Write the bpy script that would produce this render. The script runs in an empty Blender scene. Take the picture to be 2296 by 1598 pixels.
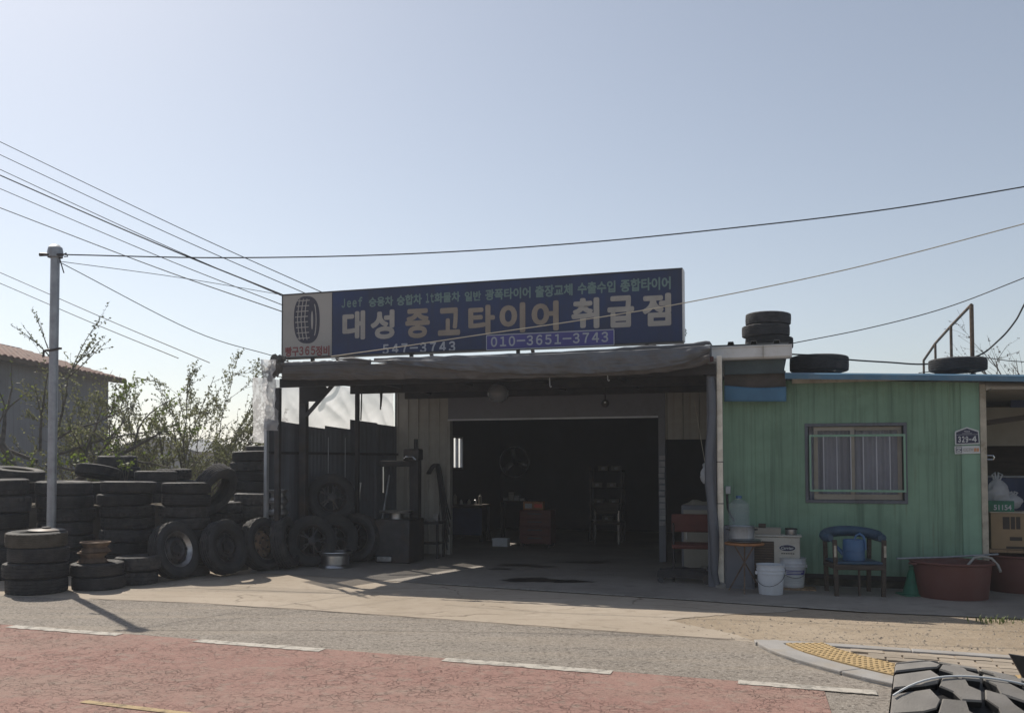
import bpy, bmesh, math, random
from mathutils import Vector, Matrix, Euler
R = math.radians
rnd = random.Random(11)
sc = bpy.context.scene
col = sc.collection

# ------------------------------------------------------------------ camera, sky, sun, exposure
IW, IH = 2296.0, 1598.0            # picture units in which the layout was measured
FPX, PX, PY = 2085.0, 1000.0, 967.0
CAM_H, PITCH = 1.40, R(2.0)
cd = bpy.data.cameras.new('camera'); cam = bpy.data.objects.new('camera', cd); col.objects.link(cam)
cam.location = (0, 0, CAM_H); cam.rotation_euler = (R(90) + PITCH, 0, 0)
cd.sensor_width = 36.0; cd.lens = FPX / IW * 36.0
cd.shift_x = (IW / 2 - PX) / IW; cd.shift_y = (PY - IH / 2) / IW
cd.clip_start = 0.05; cd.clip_end = 3000
sc.camera = cam

SUN_EL, SUN_AZ = R(47.5), R(-34.0)   # azimuth from +Y, negative = to the left
world = bpy.data.worlds.new('World'); sc.world = world; world.use_nodes = True
wn = world.node_tree; wn.nodes.clear()
sky = wn.nodes.new('ShaderNodeTexSky'); sky.sky_type = 'NISHITA'; sky.sun_disc = False
sky.sun_elevation = SUN_EL; sky.sun_rotation = SUN_AZ
sky.altitude = 50; sky.air_density = 1.0; sky.dust_density = 1.0; sky.ozone_density = 1.0
bg = wn.nodes.new('ShaderNodeBackground'); bg.inputs['Strength'].default_value = 0.087
wo = wn.nodes.new('ShaderNodeOutputWorld')
hsv = wn.nodes.new('ShaderNodeHueSaturation'); hsv.inputs['Saturation'].default_value = 0.62   # thin spring haze greys the whole sky
wn.links.new(sky.outputs[0], hsv.inputs['Color']); wn.links.new(hsv.outputs[0], bg.inputs[0]); wn.links.new(bg.outputs[0], wo.inputs[0])

sd = bpy.data.lights.new('sun', 'SUN'); sun = bpy.data.objects.new('sun', sd); col.objects.link(sun)
sd.energy = 4.1; sd.angle = R(0.6); sd.color = (1.0, 0.92, 0.80)
sdir = Vector((math.sin(SUN_AZ) * math.cos(SUN_EL), math.cos(SUN_AZ) * math.cos(SUN_EL), math.sin(SUN_EL)))
sun.rotation_euler = sdir.to_track_quat('Z', 'Y').to_euler(); sun.location = (-20, 30, 40)

vs = sc.view_settings; vs.view_transform = 'Standard'; vs.look = 'None'; vs.exposure = 0.35; vs.gamma = 1.0
vs.use_curve_mapping = False
HAZE = 0.0016          # density of the haze box built at the end
sc.cycles.volume_bounces = 1; sc.cycles.max_bounces = 8; sc.cycles.transparent_max_bounces = 12; sc.cycles.use_denoising = True

# ------------------------------------------------------------------ placing: sight lines to real planes
CP, SP = math.cos(PITCH), math.sin(PITCH)
def ray(px, py):
    a = (px - PX) / FPX; b = (PY - py) / FPX
    return Vector((a, CP - b * SP, SP + b * CP))
EYE = Vector((0, 0, CAM_H))
def G(px, py, z=0.0):
    d = ray(px, py); t = (z - CAM_H) / d.z
    return EYE + d * t
def D(px, py, depth):
    d = ray(px, py); return EYE + d * (depth / d.y)
AL = R(19.0); CA, SA = math.cos(AL), math.sin(AL)     # yaw of the shop front
def UV(u, v, z=0.0): return Vector((u * CA + v * SA, -u * SA + v * CA, z))
def uv(p): return (p.x * CA - p.y * SA, p.x * SA + p.y * CA)
def V(px, py, v):
    "point of the facade-parallel plane v -> (u, z)"
    d = ray(px, py); t = v / (d.x * SA + d.y * CA); p = EYE + d * t
    return (uv(p)[0], p.z)

# ------------------------------------------------------------------ mesh builder
class MB:
    def __init__(s): s.v = []; s.f = []
    def add(s, vs, fs, M=None):
        o = len(s.v)
        s.v += [tuple(M @ Vector(p)) if M is not None else tuple(p) for p in vs]
        s.f += [tuple(i + o for i in f) for f in fs]; return s
    def box(s, x0, x1, y0, y1, z0, z1, M=None):
        return s.add([(x0,y0,z0),(x1,y0,z0),(x1,y1,z0),(x0,y1,z0),(x0,y0,z1),(x1,y0,z1),(x1,y1,z1),(x0,y1,z1)],
                     [(0,3,2,1),(4,5,6,7),(0,1,5,4),(1,2,6,5),(2,3,7,6),(3,0,4,7)], M)
    def bar(s, a, b, w, h, up=(0,0,1)):
        a = Vector(a); b = Vector(b); d = (b - a); L = d.length; d.normalize()
        up = Vector(up)
        if abs(d.dot(up)) > .98: up = Vector((0,1,0))
        x = d.cross(up).normalized(); z = x.cross(d)
        M = Matrix((( x.x, d.x, z.x, a.x), (x.y, d.y, z.y, a.y), (x.z, d.z, z.z, a.z), (0,0,0,1)))
        return s.box(-w/2, w/2, 0, L, -h/2, h/2, M)
    def tube(s, pts, r, n=8, cap=True, closed=False):
        pts = [Vector(p) for p in pts]; N = len(pts)
        rs = r if isinstance(r, (list, tuple)) else [r] * N
        o = len(s.v); prev = None
        for i, p in enumerate(pts):
            if closed: t = (pts[(i+1) % N] - pts[i-1])
            else: t = pts[min(i+1, N-1)] - pts[max(i-1, 0)]
            t.normalize()
            if prev is None:
                a = Vector((0,0,1)) if abs(t.z) < .9 else Vector((1,0,0))
                x = t.cross(a).normalized()
            else:
                x = (prev - t * prev.dot(t)).normalized()
            prev = x; y = t.cross(x)
            for k in range(n):
                c = 2 * math.pi * k / n
                s.v.append(tuple(p + (x * math.cos(c) + y * math.sin(c)) * rs[i]))
        for i in range(N if closed else N - 1):
            for k in range(n):
                a = o + i * n + k; b = o + i * n + (k+1) % n
                c = o + ((i+1) % N) * n + (k+1) % n; d = o + ((i+1) % N) * n + k
                s.f.append((a, b, c, d))
        if cap and not closed:
            s.f.append(tuple(o + k for k in reversed(range(n)))); s.f.append(tuple(o + (N-1)*n + k for k in range(n)))
        return s
    def lathe(s, prof, n=32, M=None, cap0=False, cap1=False, a0=0.0, a1=2*math.pi, mod=None):
        o = len(s.v); full = abs(a1 - a0 - 2*math.pi) < 1e-6; m = n if full else n + 1; P = len(prof)
        for k in range(m):
            c = a0 + (a1 - a0) * k / n; ca, sa = math.cos(c), math.sin(c)
            for j, (r, z) in enumerate(prof):
                if mod: r = mod(k, j, r)
                p = Vector((r * ca, r * sa, z)); s.v.append(tuple(M @ p) if M is not None else tuple(p))
        for k in range(n):
            k2 = (k + 1) % m
            for j in range(P - 1):
                s.f.append((o + k*P + j, o + k2*P + j, o + k2*P + j + 1, o + k*P + j + 1))
        if cap0: s.f.append(tuple(o + k*P for k in reversed(range(m))))
        if cap1: s.f.append(tuple(o + k*P + P - 1 for k in range(m)))
        return s
    def prism(s, poly, z0, z1, M=None):
        n = len(poly)
        vs_ = [(x, y, z0) for x, y in poly] + [(x, y, z1) for x, y in poly]
        fs = [tuple(reversed(range(n))), tuple(range(n, 2*n))] + [(i, (i+1) % n, n + (i+1) % n, n + i) for i in range(n)]
        return s.add(vs_, fs, M)
    def grid(s, fn, nu, nv, M=None):
        vs_ = [fn(i / nu, j / nv) for j in range(nv + 1) for i in range(nu + 1)]
        fs = [(j*(nu+1)+i, j*(nu+1)+i+1, (j+1)*(nu+1)+i+1, (j+1)*(nu+1)+i) for j in range(nv) for i in range(nu)]
        return s.add(vs_, fs, M)
    def mesh(s, name, smooth=35):
        me = bpy.data.meshes.new(name); me.from_pydata(s.v, [], s.f); me.update()
        if smooth:
            me.polygons.foreach_set('use_smooth', [True] * len(me.polygons))
            me.set_sharp_from_angle(angle=R(smooth))
        return me
    def build(s, name, mat, parent=None, loc=(0,0,0), rot=(0,0,0), smooth=35, bevel=0, solid=0, recalc=False):
        me = s.mesh(name, smooth)
        if recalc:
            bm = bmesh.new(); bm.from_mesh(me); bmesh.ops.recalc_face_normals(bm, faces=bm.faces); bm.to_mesh(me); bm.free()
        return link(name, me, mat, parent, loc, rot, bevel, solid)

def link(name, me, mat=None, parent=None, loc=(0,0,0), rot=(0,0,0), bevel=0, solid=0):
    o = bpy.data.objects.new(name, me); col.objects.link(o)
    if mat is not None and not len(me.materials): me.materials.append(mat)
    o.location = loc; o.rotation_euler = rot
    if parent is not None: o.parent = parent
    if solid:
        m = o.modifiers.new('solid', 'SOLIDIFY'); m.thickness = solid
    if bevel:
        m = o.modifiers.new('bevel', 'BEVEL'); m.width = bevel; m.segments = 2; m.limit_method = 'ANGLE'; m.angle_limit = R(40)
    return o
def tag(o, label=None, cat=None, group=None, kind=None):
    if label: o['label'] = label
    if cat: o['category'] = cat
    if group: o['group'] = group
    if kind: o['kind'] = kind
    return o
def thing(name, label, cat, loc=(0,0,0), rotz=0.0, group=None, rot=None):
    o = bpy.data.objects.new(name, None); col.objects.link(o)
    o.empty_display_size = .1
    o.location = loc; o.rotation_euler = rot if rot is not None else (0, 0, rotz)
    return tag(o, label, cat, group)
def struct(name, mb, m, **k):
    return tag(mb.build(name, m, **k), kind='structure')
def fac(name, label, cat, u, v, z=0.0, group=None, turn=0.0):
    "a thing standing square to the shop front"
    return thing(name, label, cat, UV(u, v, z), -AL + turn, group)

# ------------------------------------------------------------------ materials
def nd(nt, t, **k):
    n = nt.nodes.new(t)
    for a, b in k.items(): setattr(n, a, b)
    return n
def mixc(nt, fac, a, b, mode='MIX'):
    m = nt.nodes.new('ShaderNodeMix'); m.data_type = 'RGBA'; m.blend_type = mode
    for s, val in (('Factor', fac), ('A', a), ('B', b)):
        sock = [i for i in m.inputs if i.name == s and (i.type == ('VALUE' if s == 'Factor' else 'RGBA'))][0]
        if hasattr(val, 'node'): nt.links.new(val, sock)
        else: sock.default_value = val if s == 'Factor' else (*val, 1)
    return [o for o in m.outputs if o.type == 'RGBA'][0]
def ramp(nt, src, p0, p1):
    n = nt.nodes.new('ShaderNodeMapRange'); n.inputs[1].default_value = p0; n.inputs[2].default_value = p1
    nt.links.new(src, n.inputs[0]); return n.outputs[0]
def noise(nt, co, scale, detail=4, rough=.55, dist=0.0):
    n = nt.nodes.new('ShaderNodeTexNoise'); n.inputs['Scale'].default_value = scale
    n.inputs['Detail'].default_value = detail; n.inputs['Roughness'].default_value = rough; n.inputs['Distortion'].default_value = dist
    nt.links.new(co, n.inputs['Vector']); return n.outputs['Fac']
def mapping(nt, co, scale=(1,1,1), loc=(0,0,0), rot=(0,0,0)):
    n = nt.nodes.new('ShaderNodeMapping'); n.inputs['Scale'].default_value = scale; n.inputs['Location'].default_value = loc
    n.inputs['Rotation'].default_value = rot
    nt.links.new(co, n.inputs['Vector']); return n.outputs[0]
def newmat(name):
    m = bpy.data.materials.new(name); m.use_nodes = True; nt = m.node_tree
    b = nt.nodes['Principled BSDF']; tc = nt.nodes.new('ShaderNodeTexCoord')
    return m, nt, b, tc
def bump(nt, b, src, strength, dist=.01):
    n = nt.nodes.new('ShaderNodeBump'); n.inputs['Strength'].default_value = strength; n.inputs['Distance'].default_value = dist
    nt.links.new(src, n.inputs['Height']); nt.links.new(n.outputs[0], b.inputs['Normal'])
def mul(nt, a, k):
    n = nt.nodes.new('ShaderNodeMath'); n.operation = 'MULTIPLY'
    for i, x in enumerate((a, k)):
        if hasattr(x, 'node'): nt.links.new(x, n.inputs[i])
        else: n.inputs[i].default_value = x
    return n.outputs[0]
def add(nt, a, k):
    o = mul(nt, a, k); o.node.operation = 'ADD'; return o
def mat(name, c, rough=.7, metal=0.0, var=.25, scale=5.0, bmp=.0, bscale=80.0, dirt=None, damt=.5, dscale=3.0,
        stretch=(1,1,1), spec=.4, rand=0.0, streak=None, bdist=.004):
    m, nt, b, tc = newmat(name); co = tc.outputs['Object']
    if stretch != (1,1,1): co2 = mapping(nt, co, stretch)
    else: co2 = co
    n1 = noise(nt, co2, scale, 6)
    lo = tuple(max(0, x * (1 - var)) for x in c); hi = tuple(min(1, x * (1 + var)) for x in c)
    cc = mixc(nt, ramp(nt, n1, .3, .7), lo, hi)
    if dirt:
        n2 = noise(nt, co2, dscale, 8, .65)
        cc = mixc(nt, mul(nt, ramp(nt, n2, .48, .68), damt), cc, dirt)
    if streak:
        sc_, amt = streak
        n3 = noise(nt, mapping(nt, co, (14, 14, .5)), 1.0, 5, .6)
        cc = mixc(nt, mul(nt, ramp(nt, n3, .5, .72), amt), cc, sc_)
    if rand:
        oi = nt.nodes.new('ShaderNodeObjectInfo')
        v = nt.nodes.new('ShaderNodeMapRange'); v.inputs[3].default_value = 1 - rand; v.inputs[4].default_value = 1 + rand
        nt.links.new(oi.outputs['Random'], v.inputs[0])
        h = nt.nodes.new('ShaderNodeHueSaturation'); nt.links.new(v.outputs[0], h.inputs['Value']); nt.links.new(cc, h.inputs['Color'])
        cc = h.outputs[0]
    nt.links.new(cc, b.inputs['Base Color'])
    b.inputs['Metallic'].default_value = metal
    b.inputs['Specular IOR Level'].default_value = spec
    rr = nt.nodes.new('ShaderNodeMapRange'); rr.inputs[3].default_value = max(.05, rough - .12); rr.inputs[4].default_value = min(1, rough + .12)
    nt.links.new(n1, rr.inputs[0]); nt.links.new(rr.outputs[0], b.inputs['Roughness'])
    if bmp: bump(nt, b, noise(nt, co, bscale, 6), bmp, bdist)
    return m
# material library
M = {}
M['rubber'] = mat('rubber', (.026,.027,.031), .75, var=.4, scale=6, bmp=.3, bscale=120, dirt=(.075,.068,.058), damt=.4, dscale=4, rand=.35)
M['rubber_tread'] = mat('rubber_tread', (.029,.029,.033), .82, var=.45, scale=9, bmp=.35, bscale=140, dirt=(.085,.075,.062), damt=.42, dscale=5, rand=.35)
M['rubber_dusty'] = mat('rubber_dusty', (.075,.065,.052), .9, var=.35, scale=9, bmp=.4, bscale=140, dirt=(.15,.13,.10), damt=.5, dscale=6)
M['rubber_new'] = mat('rubber_new', (.010,.010,.011), .55, var=.3, scale=9, bmp=.15, bscale=200, spec=.5)
M['rubber_grey'] = mat('rubber_grey', (.18,.17,.158), .72, var=.2, scale=14, bmp=.25, bscale=220, dirt=(.17,.155,.13), damt=.5, dscale=9)
M['steel'] = mat('steel', (.42,.42,.43), .42, 1.0, var=.25, scale=8, bmp=.1, bscale=60, dirt=(.12,.09,.06), damt=.6, dscale=5)
M['steel_dark'] = mat('steel_dark', (.055,.055,.06), .55, .6, var=.3, scale=8, dirt=(.11,.075,.05), damt=.5)
M['rust_steel'] = mat('rust_steel', (.14,.10,.075), .8, .3, var=.4, scale=12, bmp=.3, dirt=(.26,.17,.10), damt=.6, dscale=8)
M['alloy'] = mat('alloy', (.55,.55,.56), .32, 1.0, var=.15, scale=8, dirt=(.18,.16,.14), damt=.4)
M['chrome'] = mat('chrome', (.6,.6,.6), .2, 1.0, var=.1)
M['galv'] = mat('galv', (.33,.35,.38), .55, .75, var=.2, scale=10, bmp=.06, bscale=30, streak=((.22,.21,.20), .5))
M['black_metal'] = mat('black_metal', (.022,.022,.026), .6, .2, var=.3, scale=8, dirt=(.06,.05,.045), damt=.5)
M['beige_clad'] = mat('beige_clad', (.30,.29,.265), .65, var=.18, scale=2.5, dirt=(.20,.185,.16), damt=.5, dscale=3, streak=((.17,.15,.125), .5))
M['grey_clad'] = mat('grey_clad', (.15,.155,.18), .6, var=.15, scale=3, dirt=(.08,.08,.085), damt=.5)
M['tin_dark'] = mat('tin_dark', (.115,.125,.15), .5, .25, var=.2, scale=3, dirt=(.06,.06,.065), damt=.5, streak=((.05,.045,.045), .5))
M['tin_edge'] = mat('tin_edge', (.42,.44,.47), .5, .6, var=.15, scale=4)
M['green'] = mat('green', (.175,.288,.205), .6, var=.14, scale=1.6, dirt=(.11,.20,.13), damt=.55, dscale=2.2, streak=((.06,.115,.08), .85), bmp=.05, bscale=25)
def rust_runs(m):
    nt = m.node_tree; b = nt.nodes['Principled BSDF']; src = b.inputs['Base Color'].links[0].from_socket; co = nt.nodes['Texture Coordinate'].outputs['Object']
    n = noise(nt, mapping(nt, co, (22, 22, .9), loc=(3, 1, 7)), 1.0, 5, .6); p = noise(nt, co, 1.6, 4, .6)
    c = mixc(nt, mul(nt, mul(nt, ramp(nt, n, .56, .74), ramp(nt, p, .45, .62)), .6), src, (.12,.105,.06))
    d = noise(nt, mapping(nt, co, (1, 1, 1), loc=(9, 4, 2)), 3.5, 8, .7)
    c = mixc(nt, mul(nt, ramp(nt, d, .60, .74), .5), c, (.10,.15,.10))
    nt.links.new(c, b.inputs['Base Color'])
rust_runs(M['green'])
M['green_pale'] = mat('green_pale', (.21,.36,.265), .6, var=.12, scale=3, dirt=(.13,.20,.15), damt=.4, streak=((.10,.17,.12), .4))
M['green_moss'] = mat('green_moss', (.045,.048,.035), .95, var=.5, scale=9, bmp=.6, bscale=40, dirt=(.11,.09,.06), damt=.6, dscale=9)
M['blue_eave'] = mat('blue_eave', (.07,.165,.26), .45, .0, var=.15, scale=3, dirt=(.16,.22,.27), damt=.5, dscale=5)
M['blue_sheet'] = mat('blue_sheet', (.06,.17,.29), .55, var=.12, scale=2, dirt=(.04,.10,.17), damt=.5)
M['roof_sheet'] = mat('roof_sheet', (.20,.21,.22), .6, .3, var=.2, scale=4, dirt=(.11,.10,.09), damt=.6)
M['brown_band'] = mat('brown_band', (.075,.062,.055), .8, var=.3, scale=5, dirt=(.04,.035,.03), damt=.6)
M['teal_band'] = mat('teal_band', (.06,.085,.095), .7, var=.25, scale=4, dirt=(.04,.045,.05), damt=.6)
M['cream_trim'] = mat('cream_trim', (.42,.38,.31), .7, var=.2, scale=8, dirt=(.16,.12,.08), damt=.6, dscale=9)
M['white_paint'] = mat('white_paint', (.66,.66,.66), .45, var=.08, scale=4, dirt=(.42,.40,.37), damt=.5, dscale=4)
M['white_pipe'] = mat('white_pipe', (.80,.74,.64), .55, var=.12, scale=10, dirt=(.46,.39,.30), damt=.6, dscale=8, bmp=.1)
M['plastic_white'] = mat('plastic_white', (.60,.62,.66), .4, var=.06, scale=5, dirt=(.40,.38,.35), damt=.4, dscale=5)
M['ac_white'] = mat('ac_white', (.50,.48,.43), .5, var=.1, scale=5, dirt=(.28,.24,.19), damt=.6, dscale=5)
M['wood_dark'] = mat('wood_dark', (.06,.045,.035), .75, var=.4, scale=5, stretch=(1,1,8), bmp=.2)
M['wood'] = mat('wood', (.26,.17,.10), .7, var=.35, scale=4, stretch=(8,1,1), bmp=.2, dirt=(.13,.09,.06), damt=.5)
M['orange_seat'] = mat('orange_seat', (.30,.13,.05), .7, var=.3, scale=9, dirt=(.12,.07,.05), damt=.6)
M['red_paint'] = mat('red_paint', (.085,.017,.014), .5, var=.2, scale=4, dirt=(.08,.03,.03), damt=.5)
M['red_seat'] = mat('red_seat', (.10,.026,.020), .7, var=.25, scale=6, dirt=(.07,.035,.03), damt=.5)
M['red_tub'] = mat('red_tub', (.135,.052,.043), .6, var=.12, scale=4, dirt=(.12,.07,.06), damt=.5, dscale=4, bmp=.05, bscale=40)
M['navy_vinyl'] = mat('navy_vinyl', (.030,.065,.11), .5, var=.25, scale=6, bmp=.2, bscale=40, dirt=(.07,.08,.09), damt=.4)
M['blue_can'] = mat('blue_can', (.05,.125,.26), .45, var=.15, scale=6, dirt=(.09,.13,.18), damt=.4)
M['cone_green'] = mat('cone_green', (.02,.14,.085), .6, var=.3, scale=9, dirt=(.04,.09,.06), damt=.5)
M['curtain'] = mat('curtain', (.60,.61,.70), .9, var=.12, scale=6, dirt=(.24,.23,.27), damt=.4)
M['concrete_block'] = mat('concrete_block', (.10,.095,.085), .95, var=.35, scale=6, bmp=.6, bscale=50, dirt=(.05,.05,.035), damt=.7, dscale=5)
M['sign_blue'] = mat('sign_blue', (.020,.034,.098), .45, var=.18, scale=1.5, dirt=(.02,.058,.20), damt=.5, dscale=.9, streak=((.030,.036,.06), .5))
M['sign_white'] = mat('sign_white', (.42,.40,.37), .5, var=.06, scale=2, dirt=(.25,.235,.22), damt=.4, dscale=2)
M['sign_frame'] = mat('sign_frame', (.05,.05,.055), .5, .4, var=.2)
M['letter_white'] = mat('letter_white', (.40,.375,.34), .5, var=.10, scale=5, dirt=(.28,.26,.235), damt=.5, dscale=4)
M['letter_tan'] = mat('letter_tan', (.30,.25,.20), .55, var=.12, scale=5, dirt=(.21,.18,.15), damt=.5, dscale=4)
M['letter_green'] = mat('letter_green', (.15,.23,.22), .55, var=.06, scale=3)
M['letter_red'] = mat('letter_red', (.27,.075,.075), .55, var=.1, scale=3)
M['letter_dark'] = mat('letter_dark', (.05,.05,.075), .55, var=.2, scale=12)
M['letter_grey'] = mat('letter_grey', (.42,.43,.47), .55, var=.06, scale=3)
M['purple'] = mat('purple', (.085,.078,.27), .5, var=.12, scale=4, dirt=(.08,.07,.20), damt=.5, dscale=5)
M['navy_plate'] = mat('navy_plate', (.02,.022,.06), .4, var=.1)
M['plate_white'] = mat('plate_white', (.55,.57,.58), .4, var=.05)
M['orange_print'] = mat('orange_print', (.55,.28,.16), .6, var=.1)
M['faded_print'] = mat('faded_print', (.40,.38,.37), .6, var=.1)
M['tarp'] = mat('tarp', (.125,.132,.148), .75, var=.12, scale=3, dirt=(.085,.08,.078), damt=.55, dscale=2.2, bmp=.12, bscale=14)
M['tarp_brown'] = mat('tarp_brown', (.105,.096,.092), .8, var=.18, scale=3, dirt=(.09,.08,.075), damt=.55, dscale=2.5, bmp=.12, bscale=14)
M['cardboard'] = mat('cardboard', (.28,.20,.12), .85, var=.12, scale=5)
M['print_dark'] = mat('print_dark', (.05,.04,.035), .8, var=.2)
M['cable'] = mat('cable', (.02,.02,.022), .6, var=.1)
M['cable_pale'] = mat('cable_pale', (.42,.38,.30), .7, var=.15)
M['bark'] = mat('bark', (.11,.098,.085), .95, var=.4, scale=14, bmp=.6, bscale=60)
M['roof_tile'] = mat('roof_tile', (.19,.105,.085), .8, var=.3, scale=7, dirt=(.15,.10,.085), damt=.5, dscale=5)
M['house_wall'] = mat('house_wall', (.16,.175,.20), .85, var=.12, scale=1.3, dirt=(.09,.10,.115), damt=.55, dscale=.8, streak=((.08,.085,.09), .5))
M['far_wall'] = mat('far_wall', (.30,.31,.32), .85, var=.1, scale=1)
M['red_print'] = mat('red_print', (.45,.06,.04), .6, var=.15)
M['hose_black'] = mat('hose_black', (.015,.015,.017), .5, var=.2)
M['hose_grey'] = mat('hose_grey', (.30,.29,.27), .6, var=.15)
M['navy_cloth'] = mat('navy_cloth', (.03,.045,.10), .7, var=.2, scale=5)
M['paper'] = mat('paper', (.30,.30,.31), .8, var=.2, scale=12, dirt=(.14,.13,.13), damt=.6, dscale=9)
M['tan_panel'] = mat('tan_panel', (.30,.275,.235), .7, var=.1, scale=4, dirt=(.18,.16,.13), damt=.4)
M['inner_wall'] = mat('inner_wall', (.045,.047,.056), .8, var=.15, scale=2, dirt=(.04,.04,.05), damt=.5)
M['clay_floor'] = mat('clay_floor', (.25,.235,.21), .9, var=.2, scale=2, bmp=.3)

def glassy(name, c, rough=.15, trans=.5, alpha=.6):
    m, nt, b, tc = newmat(name)
    b.inputs['Base Color'].default_value = (*c, 1); b.inputs['Roughness'].default_value = rough
    tr = nd(nt, 'ShaderNodeBsdfTransparent'); mx = nd(nt, 'ShaderNodeMixShader')
    mx.inputs[0].default_value = alpha
    out = nt.nodes['Material Output']
    nt.links.new(tr.outputs[0], mx.inputs[1]); nt.links.new(b.outputs[0], mx.inputs[2]); nt.links.new(mx.outputs[0], out.inputs[0])
    return m
M['glass'] = glassy('glass', (.08,.085,.10), .10, alpha=.25)
M['clear_plastic'] = glassy('clear_plastic', (.38,.44,.47), .2, alpha=.30)
M['lamp_glass'] = glassy('lamp_glass', (.16,.17,.19), .10, alpha=.72)

def film(name, c, direct, tl, wr=14):
    "thin translucent plastic film: diffuse + transmitted light"
    m, nt, b, tc = newmat(name); co = tc.outputs['Object']
    n1 = noise(nt, mapping(nt, co, (1,1,.6)), 5, 6, .6, .8)
    cc = mixc(nt, ramp(nt, n1, .3, .7), tuple(x*.93 for x in c), c)
    nt.links.new(cc, b.inputs['Base Color']); b.inputs['Roughness'].default_value = .35
    t = nd(nt, 'ShaderNodeBsdfTranslucent'); nt.links.new(cc, t.inputs['Color'])
    tr = nd(nt, 'ShaderNodeBsdfTransparent')
    m1 = nd(nt, 'ShaderNodeMixShader'); m1.inputs[0].default_value = tl
    m2 = nd(nt, 'ShaderNodeMixShader'); m2.inputs[0].default_value = direct
    nt.links.new(b.outputs[0], m1.inputs[1]); nt.links.new(t.outputs[0], m1.inputs[2])
    nt.links.new(m1.outputs[0], m2.inputs[1]); nt.links.new(tr.outputs[0], m2.inputs[2])
    nt.links.new(m2.outputs[0], nt.nodes['Material Output'].inputs[0])
    bp = nd(nt, 'ShaderNodeBump'); bp.inputs['Strength'].default_value = .22; bp.inputs['Distance'].default_value = .02
    nt.links.new(noise(nt, mapping(nt, co, (1,1,.45), rot=(0,.5,0)), wr, 5, .6, 1.5), bp.inputs['Height'])
    nt.links.new(bp.outputs[0], b.inputs['Normal']); nt.links.new(bp.outputs[0], t.inputs['Normal'])
    return m
M['film'] = film('film', (.66,.66,.68), .32, .62)
M['bag'] = film('bag', (.62,.64,.68), .25, .35, 25)

def leafmat(name, c):
    m, nt, b, tc = newmat(name)
    n1 = noise(nt, tc.outputs['Object'], 1.7, 3)
    cc = mixc(nt, ramp(nt, n1, .35, .65), tuple(x*.6 for x in c), tuple(min(1, x*1.35) for x in c))
    nt.links.new(cc, b.inputs['Base Color']); b.inputs['Roughness'].default_value = .6
    t = nd(nt, 'ShaderNodeBsdfTranslucent'); nt.links.new(cc, t.inputs['Color'])
    m1 = nd(nt, 'ShaderNodeMixShader'); m1.inputs[0].default_value = .45
    nt.links.new(b.outputs[0], m1.inputs[1]); nt.links.new(t.outputs[0], m1.inputs[2])
    nt.links.new(m1.outputs[0], nt.nodes['Material Output'].inputs[0])
    return m
M['leaf'] = leafmat('leaf', (.165,.175,.08))
M['leaf_bright'] = leafmat('leaf_bright', (.14,.19,.035))
M['leaf_grey'] = leafmat('leaf_grey', (.13,.14,.075))
M['grass'] = leafmat('grass', (.13,.17,.045))

# ------------------------------------------------------------------ ground materials
def ground_dirt():
    m, nt, b, tc = newmat('dirt'); co = tc.outputs['Object']
    a = noise(nt, co, .45, 6, .6); f = noise(nt, co, 7, 8, .65); g = noise(nt, co, 90, 4, .7)
    c = mixc(nt, ramp(nt, a, .35, .65), (.27,.215,.155), (.37,.305,.235))
    c = mixc(nt, mul(nt, ramp(nt, f, .5, .7), .5), c, (.20,.155,.11))
    c = mixc(nt, mul(nt, ramp(nt, g, .5, .62), .35), c, (.46,.40,.33))
    nt.links.new(c, b.inputs['Base Color']); b.inputs['Roughness'].default_value = .95; b.inputs['Specular IOR Level'].default_value = .15
    h = add(nt, mul(nt, f, 1.0), mul(nt, g, .35)); bump(nt, b, h, .7, .03)
    return m
def ground_apron():
    m, nt, b, tc = newmat('apron'); co = tc.outputs['Object']
    a = noise(nt, co, .6, 6, .6); f = noise(nt, mapping(nt, co, (1,1,1)), 6, 8, .65); g = noise(nt, co, 160, 3, .7)
    c = mixc(nt, ramp(nt, a, .35, .65), (.315,.265,.21), (.40,.345,.285))
    c = mixc(nt, mul(nt, ramp(nt, f, .52, .7), .45), c, (.22,.18,.14))
    st = noise(nt, mapping(nt, co, (.5, 5, 1), rot=(0,0,R(20))), 2.0, 6, .65)
    c = mixc(nt, mul(nt, ramp(nt, st, .54, .7), .4), c, (.20,.165,.13))
    vo = nd(nt, 'ShaderNodeTexVoronoi', feature='DISTANCE_TO_EDGE'); vo.inputs['Scale'].default_value = .55
    dn = nt.nodes.new('ShaderNodeTexNoise'); dn.inputs['Scale'].default_value = 2.5; dn.inputs['Detail'].default_value = 6
    nt.links.new(co, dn.inputs['Vector'])
    mv = nt.nodes.new('ShaderNodeVectorMath'); mv.operation = 'MULTIPLY_ADD'; mv.inputs[1].default_value = (.5,.5,0)
    nt.links.new(dn.outputs['Color'], mv.inputs[0]); nt.links.new(co, mv.inputs[2]); nt.links.new(mv.outputs[0], vo.inputs['Vector'])
    crack = ramp(nt, vo.outputs['Distance'], .010, .0)
    cm = mul(nt, crack, ramp(nt, noise(nt, co, .9, 3), .45, .6))
    c = mixc(nt, mul(nt, cm, .65), c, (.10,.08,.06))
    nt.links.new(c, b.inputs['Base Color']); b.inputs['Roughness'].default_value = .92; b.inputs['Specular IOR Level'].default_value = .2
    bump(nt, b, add(nt, add(nt, mul(nt, f, .6), mul(nt, g, .25)), mul(nt, cm, -.6)), .5, .02)
    return m
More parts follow.
